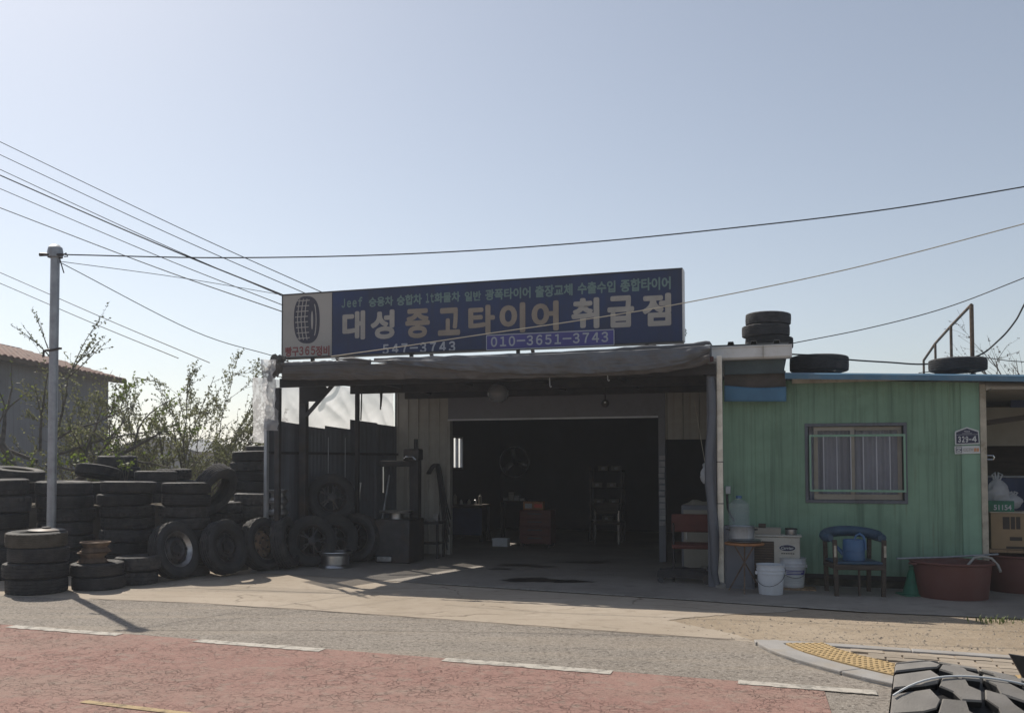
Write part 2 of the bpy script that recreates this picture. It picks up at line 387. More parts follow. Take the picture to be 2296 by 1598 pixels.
def ground_floor():
    m, nt, b, tc = newmat('shop_floor'); co = tc.outputs['Object']
    a = noise(nt, co, .8, 6, .6); f = noise(nt, co, 5, 8, .65); g = noise(nt, co, 150, 3, .7)
    c = mixc(nt, ramp(nt, a, .35, .65), (.20,.18,.16), (.30,.27,.24))
    c = mixc(nt, mul(nt, ramp(nt, f, .5, .68), .5), c, (.10,.088,.078))
    nt.links.new(c, b.inputs['Base Color'])
    rr = ramp(nt, f, .3, .7); r2 = nt.nodes.new('ShaderNodeMapRange'); r2.inputs[3].default_value = .85; r2.inputs[4].default_value = .55
    nt.links.new(rr, r2.inputs[0]); nt.links.new(r2.outputs[0], b.inputs['Roughness'])
    bump(nt, b, add(nt, f, mul(nt, g, .3)), .3, .012)
    return m
def ground_asphalt():
    m, nt, b, tc = newmat('asphalt'); co = tc.outputs['Object']
    a = noise(nt, co, .5, 6, .6); g = noise(nt, co, 75, 5, .75); k = noise(nt, co, 28, 4, .7)
    c = mixc(nt, ramp(nt, a, .35, .65), (.205,.18,.155), (.265,.235,.205))
    vo = nd(nt, 'ShaderNodeTexVoronoi'); vo.inputs['Scale'].default_value = 95; nt.links.new(co, vo.inputs['Vector'])
    c = mixc(nt, mul(nt, ramp(nt, g, .50, .60), .7), c, (.45,.415,.37))
    c = mixc(nt, mul(nt, ramp(nt, k, .48, .38), .75), c, (.085,.072,.06))
    st = noise(nt, mapping(nt, co, (.25, 2.2, 1), rot=(0,0,R(21))), 1.6, 5, .6)
    c = mixc(nt, mul(nt, ramp(nt, st, .48, .70), .5), c, (.36,.305,.245))
    sp = noise(nt, co, 1.3, 5, .6)
    c = mixc(nt, mul(nt, ramp(nt, sp, .58, .72), .35), c, (.13,.112,.095))
    nt.links.new(c, b.inputs['Base Color']); b.inputs['Roughness'].default_value = .9; b.inputs['Specular IOR Level'].default_value = .25
    bump(nt, b, add(nt, mul(nt, g, .7), mul(nt, k, .7)), .9, .016)
    return m
def ground_red():
    m, nt, b, tc = newmat('red_paving'); co = tc.outputs['Object']
    a = noise(nt, co, .7, 6, .6); g = noise(nt, co, 85, 5, .75); f = noise(nt, co, 9, 7, .6)
    c = mixc(nt, ramp(nt, a, .3, .7), (.265,.15,.128), (.315,.195,.165))
    dn = nt.nodes.new('ShaderNodeTexNoise'); dn.inputs['Scale'].default_value = 9; dn.inputs['Detail'].default_value = 6
    nt.links.new(co, dn.inputs['Vector'])
    mv = nt.nodes.new('ShaderNodeVectorMath'); mv.operation = 'MULTIPLY_ADD'; mv.inputs[1].default_value = (.22,.22,0)
    nt.links.new(dn.outputs['Color'], mv.inputs[0]); nt.links.new(co, mv.inputs[2])
    vo = nd(nt, 'ShaderNodeTexVoronoi', feature='DISTANCE_TO_EDGE'); vo.inputs['Scale'].default_value = 17
    nt.links.new(mv.outputs[0], vo.inputs['Vector'])
    crack = ramp(nt, vo.outputs['Distance'], .065, .0)
    where = ramp(nt, noise(nt, co, 1.1, 5, .6), .36, .54)
    cm = mul(nt, mul(nt, crack, where), ramp(nt, noise(nt, co, 5.5, 5, .6), .40, .60))
    # bare patches where the red coat has worn off, and dust
    c = mixc(nt, mul(nt, ramp(nt, f, .52, .66), .55), c, (.27,.225,.19))
    c = mixc(nt, mul(nt, ramp(nt, g, .54, .66), .45), c, (.42,.31,.26))
    big = noise(nt, mapping(nt, co, (.35, 1.6, 1), rot=(0,0,R(21))), 1.0, 6, .65)
    c = mixc(nt, mul(nt, ramp(nt, big, .45, .68), .55), c, (.285,.215,.178))
    c = mixc(nt, mul(nt, cm, .26), c, (.13,.085,.07))
    sk = noise(nt, mapping(nt, co, (1, 1, 1), loc=(2, 5, 0)), 38, 5, .72)
    c = mixc(nt, mul(nt, ramp(nt, sk, .47, .36), .6), c, (.12,.08,.068))
    c = mixc(nt, mul(nt, ramp(nt, sk, .56, .68), .4), c, (.38,.29,.24))
    nt.links.new(c, b.inputs['Base Color']); b.inputs['Roughness'].default_value = .9; b.inputs['Specular IOR Level'].default_value = .25
    bump(nt, b, add(nt, add(nt, mul(nt, g, .55), mul(nt, f, .4)), mul(nt, cm, -1.3)), .8, .016)
    return m
def ground_paint(name, c, wear):
    m, nt, b, tc = newmat(name); co = tc.outputs['Object']
    f = noise(nt, co, 14, 8, .7); g = noise(nt, co, 90, 4, .7)
    cc = mixc(nt, mul(nt, ramp(nt, f, .48, .62), wear), c, tuple(x*.45 for x in c))
    cc = mixc(nt, mul(nt, ramp(nt, g, .5, .65), .35), cc, tuple(x*.6 for x in c))
    nt.links.new(cc, b.inputs['Base Color']); b.inputs['Roughness'].default_value = .85
    bump(nt, b, g, .5, .008)
    return m
M['dirt'] = ground_dirt(); M['apron'] = ground_apron(); M['floor'] = ground_floor(); M['asphalt'] = ground_asphalt(); M['red'] = ground_red()
M['line_white'] = ground_paint('line_white', (.43,.40,.355), 1.0); M['line_yellow'] = ground_paint('line_yellow', (.38,.28,.15), 1.0)
M['oil'] = mat('oil', (.022,.018,.018), .35, var=.3, scale=5)
M['oil_dry'] = mat('oil_dry', (.075,.06,.048), .95, var=.5, scale=12)
M['soil'] = mat('soil', (.085,.07,.052), .95, var=.4, scale=3, bmp=.7, bscale=20, bdist=.02, dirt=(.06,.07,.035), damt=.6, dscale=2)
M['carton_dim'] = mat('carton_dim', (.15,.14,.125), .85, var=.2)
M['kerb'] = mat('kerb', (.29,.28,.272), .9, var=.12, scale=5, bmp=.4, bscale=120, dirt=(.28,.24,.19), damt=.6, dscale=4)
M['paver'] = mat('paver', (.30,.255,.205), .9, var=.15, scale=8, bmp=.4, bscale=120, dirt=(.20,.165,.13), damt=.5, dscale=7, rand=.14)
M['paver_pink'] = mat('paver_pink', (.285,.20,.165), .9, var=.15, scale=8, bmp=.4, bscale=120, dirt=(.20,.155,.125), damt=.5, dscale=7, rand=.14)
M['tactile'] = mat('tactile', (.38,.275,.14), .85, var=.18, scale=9, bmp=.3, bscale=120, dirt=(.27,.19,.09), damt=.55, dscale=8, rand=.1)
M['pebble'] = mat('pebble', (.28,.235,.185), .9, var=.5, scale=30)
# ================================================================== THE SETTING
def sheet(name, pts, z, m, parent=None):
    mb = MB(); mb.add([(p[0], p[1], z) for p in pts], [tuple(range(len(pts)))])
    bm = bmesh.new(); me = mb.mesh(name, 0); bm.from_mesh(me)
    if bm.faces and list(bm.faces)[0].normal.z < 0: bmesh.ops.reverse_faces(bm, faces=bm.faces)
    bmesh.ops.triangulate(bm, faces=bm.faces); bm.to_mesh(me); bm.free()
    return link(name, me, m, parent)
mb = MB()
def gfn(i, j): return ((i - .5) * 440, -12 + j * 420, 0)
mb.grid(gfn, 40, 40); struct('ground', mb, M['dirt'], smooth=0)

P2 = lambda px, py: tuple(G(px, py))[:2]
joint = [P2(-500, 1322), P2(0, 1336), P2(200, 1344), P2(425, 1353), P2(719, 1371), P2(1163, 1403), P2(1690, 1440)]
# cracked concrete apron between the shop and the asphalt
ar = random.Random(12); ab = [(1690, 1440), (1675, 1430), (1630, 1418), (1540, 1400), (1500, 1390), (1560, 1383), (1650, 1377), (1760, 1372), (1790, 1366)]; abp = []
for (x0, y0), (x1, y1) in zip(ab, ab[1:]):
    for k in range(1, 9): abp.append(P2(x0 + (x1 - x0)*k/8 + ar.uniform(-2.5, 2.5), y0 + (y1 - y0)*k/8 + ar.uniform(-.8, .8)))
apron = joint + abp + [tuple(UV(.5, 10.2))[:2], tuple(UV(.5, 20))[:2], tuple(UV(-9.5, 20))[:2], tuple(UV(-13, 9))[:2]]
tag(sheet('apron', apron, .004, M['apron']), kind='structure')
# shop floor slab with its pale edge line
edge = [P2(560, 1284), P2(832, 1300), P2(958, 1309), P2(1539, 1346), P2(1950, 1374)]
pe = Vector((*edge[-1], 0)); ue, ve = uv(pe)
floor_pts = edge + [tuple(UV(4.6, ve + .1))[:2], tuple(UV(4.6, 20.5))[:2], tuple(UV(-7.0, 20.5))[:2], tuple(UV(-7.0, 12.0))[:2]]
tag(sheet('shop_floor', floor_pts, .009, M['floor']), kind='structure')
def strip(name, pts, w, z, m, kind='structure'):
    mb = MB(); L = []; Rr = []
    for i, p in enumerate(pts):
        a = Vector(pts[max(i-1, 0)]); b = Vector(pts[min(i+1, len(pts)-1)]); d = (b - a).normalized(); n = Vector((-d.y, d.x))
        L.append((p[0] + n.x*w/2, p[1] + n.y*w/2, z)); Rr.append((p[0] - n.x*w/2, p[1] - n.y*w/2, z))
    k = len(pts); mb.add(L + Rr, [(i, k+i, k+i+1, i+1) for i in range(k-1)])
    return tag(mb.build(name, m, smooth=0), kind=kind)
lp = [P2(958, 1309), P2(1240, 1327), P2(1400, 1337)]; strip('floor_edge_line', lp, .05, .0142, M['line_white'])
lp = [P2(1420, 1338.5), P2(1539, 1346), P2(1750, 1360.5), P2(1947, 1374)]; strip('floor_edge_line', lp, .045, .0142, M['line_white'])

jr = random.Random(2); jp = []
for (p_, q_) in zip(joint[2:], joint[3:]):
    for k in range(14): jp.append((p_[0] + (q_[0]-p_[0])*k/14, p_[1] + (q_[1]-p_[1])*k/14 + jr.uniform(-.012, .012)))
strip('joint_crack', jp, .026, .0125, M['oil_dry'])
asph = [joint[0], joint[1], joint[2], joint[3], joint[4], joint[5], joint[6], P2(2296, 1486), P2(2900, 1530), (30, 3.0), (30, -8), (-30, -8), (-30, 15)]
tag(sheet('road', asph, .008, M['asphalt']), kind='structure')
def lineY(px): return 1403 + (px - 20) * (1553.0 - 1403) / (1965 - 20)
redp = [P2(-600, lineY(-600)), P2(20, lineY(20)), P2(900, lineY(900)), P2(1846, lineY(1846) + 1)]
e1 = Vector(P2(1846, 1548)); e2 = Vector(P2(1862, 1598)); ed = (e2 - e1)
redp += [tuple(e1 + ed * 9), (-30, -8), (-30, 12)]
tag(sheet('cycle_lane', redp, .012, M['red']), kind='structure')
random.seed(3)
def dash(x0, x1):
    a = Vector(P2(x0, lineY(x0) + 4)); b = Vector(P2(x1, lineY(x1) + 4)); d = (b - a).normalized(); n = Vector((-d.y, d.x)); w = .058
    N = 28; up = []; dn = []
    for i in range(N + 1):
        p = a + (b - a) * i / N; q = a + (b - a) * i / N
        p = p + n * (w + random.uniform(-.008, .008)); q = q - n * (w + random.uniform(-.010, .010))
        up.append((p.x, p.y, .016)); dn.append((q.x, q.y, .016))
    mb = MB(); k = N + 1; mb.add(up + dn, [(i, k+i, k+i+1, i+1) for i in range(N)])
    o = mb.build('lane_dash', M['line_white'], smooth=0); tag(o, kind='structure')
for a, b in ((-560, -260), (22, 268), (440, 722), (995, 1372), (1655, 1966)): dash(a, b)
# yellow line at the bottom edge of the picture
a = Vector(P2(186, 1577)); b = Vector(P2(425, 1606)); d = (b - a).normalized()
strip('yellow_line', [tuple(a), tuple(a + d*.5), tuple(a + d*1.6)], .06, .016, M['line_yellow'])
# oil stains on the slab
def blob(cx, cy, rx, ry, seed):
    r_ = random.Random(seed); pts = []
    for k in range(28):
        t = 2*math.pi*k/28; q = 1 + .25*r_.uniform(-1, 1) + .15*math.sin(3*t + seed)
        pts.append(P2(cx + rx*q*math.cos(t), cy + ry*q*math.sin(t)))
    return pts
for i, (cx, cy, rx, ry) in enumerate(((1195, 1302, 62, 4.5), (1280, 1305, 45, 3), (1160, 1268, 40, 2.2), (1215, 1272, 30, 1.6), (1320, 1262, 60, 1.8), (1120, 1277, 25, 1.2))):
    tag(sheet('oil_stain', blob(cx, cy, rx, ry, i), .014 + i*.0006, M['oil']), kind='structure')

# ------------------------------------------------------------------ kerbed pavement tip with tactile tiles and pavers
up_line = [Vector(P2(x, y)) for x, y in ((1690, 1443), (1800, 1447), (2296, 1481), (2900, 1524))]
low_line = [Vector(P2(x, y)) for x, y in ((1690, 1443), (1712, 1460), (1760, 1480), (1850, 1507), (1940, 1530), (2010, 1546), (2120, 1566), (2300, 1592), (2600, 1625), (2900, 1650))]
def resample(pts, n):
    L = [0]
    for a, b in zip(pts, pts[1:]): L.append(L[-1] + (b - a).length)
    out = []
    for i in range(n + 1):
        t = L[-1] * i / n; k = max(j for j in range(len(L)) if L[j] <= t + 1e-9); k = min(k, len(pts) - 2)
        f = (t - L[k]) / max(1e-9, L[k+1] - L[k]); out.append(pts[k].lerp(pts[k+1], f))
    return out
def smooth2(pts, it=2):
    for _ in range(it):
        q = [pts[0]]
        for a, b in zip(pts, pts[1:]): q += [a.lerp(b, .25), a.lerp(b, .75)]
        q.append(pts[-1]); pts = q
    return pts
low_s = smooth2(low_line, 3)
pave = tag(sheet('pavement_bed', [tuple(p) for p in up_line] + [tuple(p) for p in reversed(low_s)], .022, M['dirt']), kind='structure')
def offset(pts, w):
    out = []
    for i, p in enumerate(pts):
        d = (pts[min(i+1, len(pts)-1)] - pts[max(i-1, 0)]).normalized(); out.append(p + Vector((-d.y, d.x)) * w)
    return out
def kerb_run(pts, w, h, seg):
    L = sum((b - a).length for a, b in zip(pts, pts[1:])); n = max(1, int(L / seg)); per = 6
    rs = resample(pts, n * per); of = offset(rs, w)
    for k in range(n):
        i0, i1 = k*per, (k+1)*per; mb = MB(); outl = []
        A = [rs[i] for i in range(i0, i1+1)]; B = [of[i] for i in range(i0, i1+1)]
        A[0] = A[0].lerp(A[1], .03); B[0] = B[0].lerp(B[1], .03)
        poly = [tuple(p) for p in A] + [tuple(p) for p in reversed(B)]
        area = sum(poly[i][0]*poly[(i+1) % len(poly)][1] - poly[(i+1) % len(poly)][0]*poly[i][1] for i in range(len(poly)))
        if area < 0: poly.reverse()
        mb.prism(poly, .001, h); mb.build('kerb_stone', M['kerb'], pave, bevel=.008, smooth=0)
kerb_run(low_s, .19, .038, .9)
kerb_run(list(reversed([p for p in resample(up_line, 40)])), .11, .037, 1.0)
# tactile tiles following the inner edge of the kerb
inner = offset(low_s, .205)
def tile_mesh(kind):
    mb = MB(); s = .296/2
    mb.box(-s, s, -s, s, 0, .026)
    if kind == 'dome':
        for i in range(6):
            for j in range(6):
                x = -s + .296*(i+.5)/6; y = -s + .296*(j+.5)/6
                mb.lathe([(.0165, .0262), (.012, .0315), (.0, .0325)], 6, Matrix.Translation((x, y, 0)))
    else:
        for j in range(4):
            y = -s + .296*(j+.5)/4; mb.box(-s+.015, s-.015, y-.014, y+.014, .0262, .0325)
    return mb.mesh('tactile_tile', 30)
tm = {'dome': tile_mesh('dome'), 'bar': tile_mesh('bar')}
def inside(p, poly):
    c = False; n = len(poly)
    for i in range(n):
        a, b = poly[i], poly[(i+1) % n]
        if (a[1] > p[1]) != (b[1] > p[1]) and p[0] < (b[0]-a[0])*(p[1]-a[1])/(b[1]-a[1]) + a[0]: c = not c
    return c
upin = offset(list(reversed(up_line)), .115); upin.reverse()
innerpoly = [tuple(p) for p in upin] + [tuple(p) for p in reversed(inner)]
ri = resample(inner, 400)
def along(pts, s):
    acc = 0
    for a, b in zip(pts, pts[1:]):
        l = (b - a).length
        if acc + l >= s: return a.lerp(b, (s - acc)/l), (b - a).normalized()
        acc += l
    return pts[-1], (pts[-1] - pts[-2]).normalized()
tact = []
s_ = .30; k = 0
while s_ < 4.4:
    p, d = along(ri, s_); n = Vector((-d.y, d.x))
    for row, off in enumerate((.155,)) if s_ < 2.0 else enumerate((.155, .458)):
        c = p + n * off
        if inside(tuple(c), innerpoly):
            kind = 'dome' if row == 0 else 'bar'
            o = link('tactile_tile', tm[kind], M['tactile'], pave, (c.x, c.y, .014 + rnd.uniform(-.002, .002)), (0, 0, math.atan2(d.y, d.x) + (math.pi/2 if kind == 'bar' else 0)))
            tact.append(c)
    s_ += .303; k += 1
# interlocking pavers
def paver_mesh():
    L, W, t = .214, .100, .010
    top = []; N = 6
    pts = [(-L/2, -W/2), (-L/4, -W/2 + t), (0, -W/2), (L/4, -W/2 + t), (L/2, -W/2), (L/2 - t*.4, 0), (L/2, W/2), (L/4, W/2 + t), (0, W/2), (-L/4, W/2 + t), (-L/2, W/2), (-L/2 - t*.4, 0)]
    mb = MB(); mb.prism(pts, 0, .03)
    sh = [(x*.965, y*.94) for x, y in pts]
    return mb.mesh('paver', 0)
pm = paver_mesh(); pm2 = pm.copy()
dirv = (up_line[2] - up_line[1]).normalized(); nv = Vector((-dirv.y, dirv.x)); org = up_line[0]
cnt = 0
for j in range(-20, 2):
    for i in range(0, 34):
        c = org + dirv * (i * .228 + (.114 if j % 2 else 0)) + nv * (j * .113 - .05)
        if not inside(tuple(c), innerpoly): continue
        if not inside(tuple(c + nv*.045), innerpoly): continue
        if any((c - t).length < .205 for t in tact): continue
        pink = (i + j*.2) > 13
        if c.y < 1.2: continue
        o = link('paver', pm2 if pink else pm, M['paver_pink'] if pink else M['paver'], pave, (c.x, c.y, .006 + rnd.uniform(-.003, .003)), (rnd.uniform(-.01, .01), rnd.uniform(-.01, .01), math.atan2(dirv.y, dirv.x) + rnd.uniform(-.012, .012)))
        cnt += 1
print('pavers', cnt)

# ------------------------------------------------------------------ loose stones and a tuft of grass
def pebbles(name, n, region, rmin, rmax, seed, label):
    r_ = random.Random(seed); mb = MB()
    for _ in range(n):
        px, py = region(r_); p = G(px, py); s = rmin * (rmax/rmin) ** (r_.random() ** 2.2)
        a = r_.uniform(0, 6.28); q = [Vector((math.cos(a + k*1.2566)*s*r_.uniform(.7, 1.2), math.sin(a + k*1.2566)*s*r_.uniform(.6, 1.0), 0)) for k in range(5)]
        top = Vector((r_.uniform(-.2, .2)*s, r_.uniform(-.2, .2)*s, s*r_.uniform(.25, .6)))
        mb.add([tuple(p + v_) for v_ in q] + [tuple(p + top)], [(k, (k+1) % 5, 5) for k in range(5)])
    o = mb.build(name, M['pebble'], smooth=0); tag(o, label, 'gravel', kind='stuff'); return o
pebbles('gravel', 2800, lambda r_: (r_.uniform(1480, 2500), 1384 + r_.random()*75 + 0), .004, .022, 5, 'loose stones scattered over the bare dirt by the pavement tip')
def ap(r_):
    px = r_.uniform(-100, 1700); t = r_.random()
    return px, (1300 + px*.05) + t * (38 + px*.012)
pebbles('gravel', 700, ap, .004, .016, 6, 'small grit scattered over the cracked concrete apron')
def road_g(r_): return r_.uniform(-50, 2296), r_.uniform(1360, 1598)
pebbles('gravel', 500, road_g, .003, .009, 8, 'fine grit lying on the grey and red road surface')
def tuft(px, py, n, h, seed, label):
    r_ = random.Random(seed); p0 = G(px, py); mb = MB()
    for _ in range(n):
        a = r_.uniform(0, 6.28); o = Vector((r_.gauss(0, .12), r_.gauss(0, .05), 0)); L = h*r_.uniform(.4, 1); ln = r_.uniform(.2, .9)
        d = Vector((math.cos(a), math.sin(a), 0)); w = Vector((-d.y, d.x, 0))*.004
        b = p0 + o; m_ = b + d*L*ln*.4 + Vector((0,0,L*.65)); t = b + d*L*ln + Vector((0,0,L*.9))
        mb.add([tuple(b-w), tuple(b+w), tuple(m_+w), tuple(m_-w), tuple(t)], [(0,1,2,3), (3,2,4)])
    tag(mb.build('grass', M['grass'], smooth=0), label, 'grass', kind='stuff')
tuft(2232, 1396, 70, .075, 4, 'small tuft of spring grass on the dirt edge')
# ================================================================== BUILDINGS
VS, VW, VC, VP = 11.31, 13.6, 11.5, 10.92        # depth planes: sign, garage front wall, container front, post row
SH_R = -AL
def root_uv(name, label, cat, group=None):
    "a thing whose local axes are the shop's u, v, z"
    return thing(name, label, cat, (0,0,0), SH_R, group)

# ------------------------------------------------------------------ garage
gar = root_uv('garage', 'dark open tyre garage with beige ribbed cladding behind the canopy', 'garage')
uL = V(890, 1050, VW)[0]; uJ0 = V(1006, 1050, VW)[0]; uJ1 = V(1477, 1050, VW)[0]; uD0 = V(1491, 1050, VW)[0]; uD1 = V(1601, 1050, VW)[0]; uR = V(1640, 1050, VW)[0]
zTop = 2.52; zOpen = V(1240, 938, VW)[1]; zDoor = V(1545, 985, VW)[1]; zLin = V(1240, 878, VW)[1]
def clad_mesh(w, h):
    "one cladding strip: flat pan with a raised seam on its left edge"
    mb = MB(); prof = [(0, 0), (0, -.018), (.018, -.018), (.026, 0), (w*.5, .004), (w, 0)]
    n = len(prof); vs_ = [(x, y, 0) for x, y in prof] + [(x, y, h) for x, y in prof]
    mb.add(vs_, [(i, i+1, n+i+1, n+i) for i in range(n-1)])
    mb.add([(0, .03, 0), (w, .03, 0), (w, .03, h), (0, .03, h)], [(1, 0, 3, 2)])
    return mb.mesh('cladding_panel', 25)
def clad(parent, u0, u1, v, z0, z1, m, w=.19):
    n = max(1, round((u1 - u0)/w)); ww = (u1 - u0)/n; me = clad_mesh(ww, z1 - z0)
    for i in range(n): link('cladding_panel', me, m, parent, (u0 + i*ww, v, z0 + rnd.uniform(0, .004)))
clad(gar, uL, uJ0, VW, .01, zTop, M['beige_clad'])
clad(gar, uJ1 + .10, uR, VW, zDoor, zTop, M['beige_clad'], .23)
clad(gar, uD1, uR, VW, .01, zDoor - .002, M['beige_clad'], .2)
MB().box(uJ0, uJ1 + .098, VW - .03, VW + .03, zOpen, zLin, None).build('lintel', M['grey_clad'], gar, bevel=.004)
MB().box(uJ0, uJ1 + .098, VW - .015, VW + .03, zLin + .001, zTop).build('header_board', M['tin_dark'], gar)
MB().box(uJ0, uJ1, VW - .05, VW - .032, zOpen - .012, zOpen + .012).build('lintel_trim', M['tin_edge'], gar)
MB().box(uJ1, uJ1 + .096, VW - .03, VW + .12, .009, zOpen - .002).build('door_post', M['grey_clad'], gar, bevel=.004)
MB().box(uJ0 - .02, uJ0 + .03, VW - .028, VW + .10, .009, zOpen - .002).build('door_post', M['beige_clad'], gar, bevel=.004)
# papers stuck on the door post
for k in range(12):
    z = 1.52 - k*.085; d_ = rnd.uniform(-.008, .008); h = rnd.uniform(.055, .08)
    MB().box(uJ1 + .008 + d_, uJ1 + .088 + d_, VW - .034 - .0006*(k % 3), VW - .0312, z - h, z).build('paper_note', M['paper'], gar)
# shell
vB = 19.6; zR = 2.75
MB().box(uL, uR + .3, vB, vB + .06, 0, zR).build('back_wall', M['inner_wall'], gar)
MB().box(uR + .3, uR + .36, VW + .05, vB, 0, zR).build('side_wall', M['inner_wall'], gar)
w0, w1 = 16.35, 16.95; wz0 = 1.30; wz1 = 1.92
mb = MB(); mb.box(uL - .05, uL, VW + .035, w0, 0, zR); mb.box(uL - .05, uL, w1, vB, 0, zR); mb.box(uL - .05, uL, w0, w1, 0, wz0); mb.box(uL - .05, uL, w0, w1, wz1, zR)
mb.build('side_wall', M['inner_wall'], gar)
fr = MB()
for a in (w0 + .02, (w0+w1)/2, w1 - .02): fr.box(uL - .04, uL + .01, a - .02, a + .02, wz0, wz1)
fr.box(uL - .04, uL + .012, w0, w1, wz0, wz0 + .035); fr.box(uL - .04, uL + .012, w0, w1, wz1 - .035, wz1)
fr.build('window_frame', M['tin_edge'], gar)
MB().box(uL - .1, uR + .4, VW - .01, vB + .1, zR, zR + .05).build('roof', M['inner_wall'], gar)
MB().box(uL - .05, uR + .4, VW + .031, VW + .06, zTop - .001, zR).build('gable_board', M['tin_dark'], gar)

# ------------------------------------------------------------------ signboard
UL, ZB = V(634, 801, VS); UR2, ZT = V(1530, 605, VS)
_, zbr = V(1533, 766, VS); _, ztl = V(632, 660, VS)
ZB = (ZB + zbr)/2; ZT = (ZT + ztl)/2
UL = V(633, 730, VS)[0]; UR2 = V(1531, 690, VS)[0]; UM = V(745, 730, VS)[0]
sign = root_uv('signboard', 'long blue shop signboard with Korean lettering standing on the canopy roof', 'signboard')
def local_tex(o): return o
MB().box(UM, UR2 - .006, VS, VS + .16, ZB + .006, ZT - .006).build('blue_panel', M['sign_blue'], sign)
MB().box(UL + .006, UM - .004, VS, VS + .16, ZB + .006, ZT - .006).build('white_panel', M['sign_white'], sign)
mb = MB(); mb.box(UL, UR2, VS - .006, VS + .165, ZT - .006, ZT + .012); mb.box(UL, UR2, VS - .006, VS + .165, ZB - .012, ZB + .006)
mb.box(UL - .008, UL + .006, VS - .006, VS + .165, ZB + .0061, ZT - .0061); mb.box(UM - .004, UM, VS - .004, VS + .16, ZB + .0061, ZT - .0061)
mb.build('frame', M['sign_frame'], sign)
MB().box(UR2 - .006, UR2 + .012, VS - .006, VS + .165, ZB + .0061, ZT - .0061).build('end_trim', M['white_paint'], sign)
for f_ in (.36, .58, .79):
    u = UL + (UR2 - UL)*f_; MB().box(u - .0012, u + .0012, VS - .0012, VS + .001, ZB + .0063, ZT - .0063).build('panel_seam', M['sign_frame'], sign)
for f_ in (.08, .35, .62, .92):
    u = UL + (UR2 - UL)*f_
    MB().bar((u, VS + .165 + .02, ZT - .1), (u, VS + 1.1, 2.66), .04, .04).build('stay', M['steel_dark'], sign)
    MB().box(u - .02, u + .02, VS + .05, VS + .10, 2.60, ZB - .013).build('foot', M['steel_dark'], sign)

def text_mesh(body, off, space=1.0):
    cu = bpy.data.curves.new('t', 'FONT'); cu.body = body; cu.size = 1.0; cu.offset = off; cu.resolution_u = 4; cu.space_character = space
    o = bpy.data.objects.new('t', cu); col.objects.link(o)
    dg = bpy.context.evaluated_depsgraph_get(); dg.update()
    me = bpy.data.meshes.new_from_object(o.evaluated_get(dg)); bpy.data.objects.remove(o); bpy.data.curves.remove(cu)
    return me
def lettering(body, x0, x1, yt, yb, plane, m, parent, bold=.02, proud=.003, name='lettering', space=1.0):
    xm = (x0 + x1)/2
    u0 = V(x0, (yt+yb)/2, plane)[0]; u1 = V(x1, (yt+yb)/2, plane)[0]; z0 = V(xm, yb, plane)[1]; z1 = V(xm, yt, plane)[1]
    me = text_mesh(body, .006, space); co = [(v_.co.x, v_.co.y) for v_ in me.vertices]; fs = [tuple(p.vertices) for p in me.polygons]
    ax, bx = min(c[0] for c in co), max(c[0] for c in co); ay, by = min(c[1] for c in co), max(c[1] for c in co)
    kx = (u1 - u0)/(bx - ax + 2*bold); kz = (z1 - z0)/(by - ay + 2*bold); mb = MB()
    for i, (sx, sy) in enumerate(((0, 0), (1, 0), (-1, 0), (0, 1), (0, -1), (.7, .7), (-.7, .7), (.7, -.7), (-.7, -.7))):
        mb.add([(u0 + (x - ax + bold + sx*bold)*kx, plane - proud - i*.00025, z0 + (y - ay + bold + sy*bold)*kz) for x, y in co], fs)
    bpy.data.meshes.remove(me)
    return mb.build(name, m, parent, smooth=0)
row1 = [('Ｊｅｅｆ', 766, 813, 667, 689), ('승용차', 827, 882, 665, 687), ('승합차', 890, 946, 660, 684), ('１ｔ', 955, 973, 657, 679), ('화물차', 974, 1032, 655, 678), ('일반', 1042, 1079, 653, 675),
        ('광폭타이어', 1088, 1190, 646, 671), ('출장교체', 1200, 1284, 638, 665), ('수출수입', 1295, 1380, 631, 658), ('종합타이어', 1391, 1504, 623, 652)]
for b_, x0, x1, yt, yb in row1: lettering(b_, x0, x1, yt, yb, VS, M['letter_green'], sign, .030, space=.62 if b_ in ('Ｊｅｅｆ', '１ｔ') else 1.0)
row2 = [('대', 768, 819, 697, 762, 'letter_white'), ('성', 831, 885, 695, 760, 'letter_white'), ('중', 909, 964, 692, 758, 'letter_tan'), ('고', 982, 1032, 690, 752, 'letter_tan'),
        ('타', 1050, 1110, 684, 749, 'letter_tan'), ('이', 1120, 1178, 679, 746, 'letter_tan'), ('어', 1192, 1253, 675, 742, 'letter_tan'),
        ('취', 1281, 1344, 668, 737, 'letter_white'), ('급', 1362, 1422, 663, 734, 'letter_white'), ('점', 1440, 1505, 658, 731, 'letter_white')]
for b_, x0, x1, yt, yb, m_ in row2: lettering(b_, x0, x1, yt, yb, VS, M[m_], sign, .038)
lettering('５４７－３７４３', 858, 1021, 768, 791, VS, M['letter_grey'], sign, .03, space=.82)
u0, z0 = V(1091, 769, VS); u1, _ = V(1377, 755, VS); zp0 = V(1234, 779, VS)[1]; zp1 = V(1234, 745, VS)[1]
pp = MB().box(u0, u1, VS - .006, VS - .001, zp0, zp1).build('phone_panel', M['purple'], sign)
mb = MB()
for a in ((u0, u1, zp1 - .008, zp1 + .004), (u0, u1, zp0 - .004, zp0 + .006), (u0 - .004, u0 + .006, zp0 + .0062, zp1 - .0082), (u1 - .006, u1 + .004, zp0 + .0062, zp1 - .0082)):
    mb.box(a[0], a[1], VS - .008, VS - .0005, a[2], a[3])
mb.build('border', M['letter_grey'], pp)
lettering('０１０－３６５１－３７４３', 1101, 1364, 749.5, 772.5, VS, M['letter_grey'], pp, .022, .0085, space=.66)
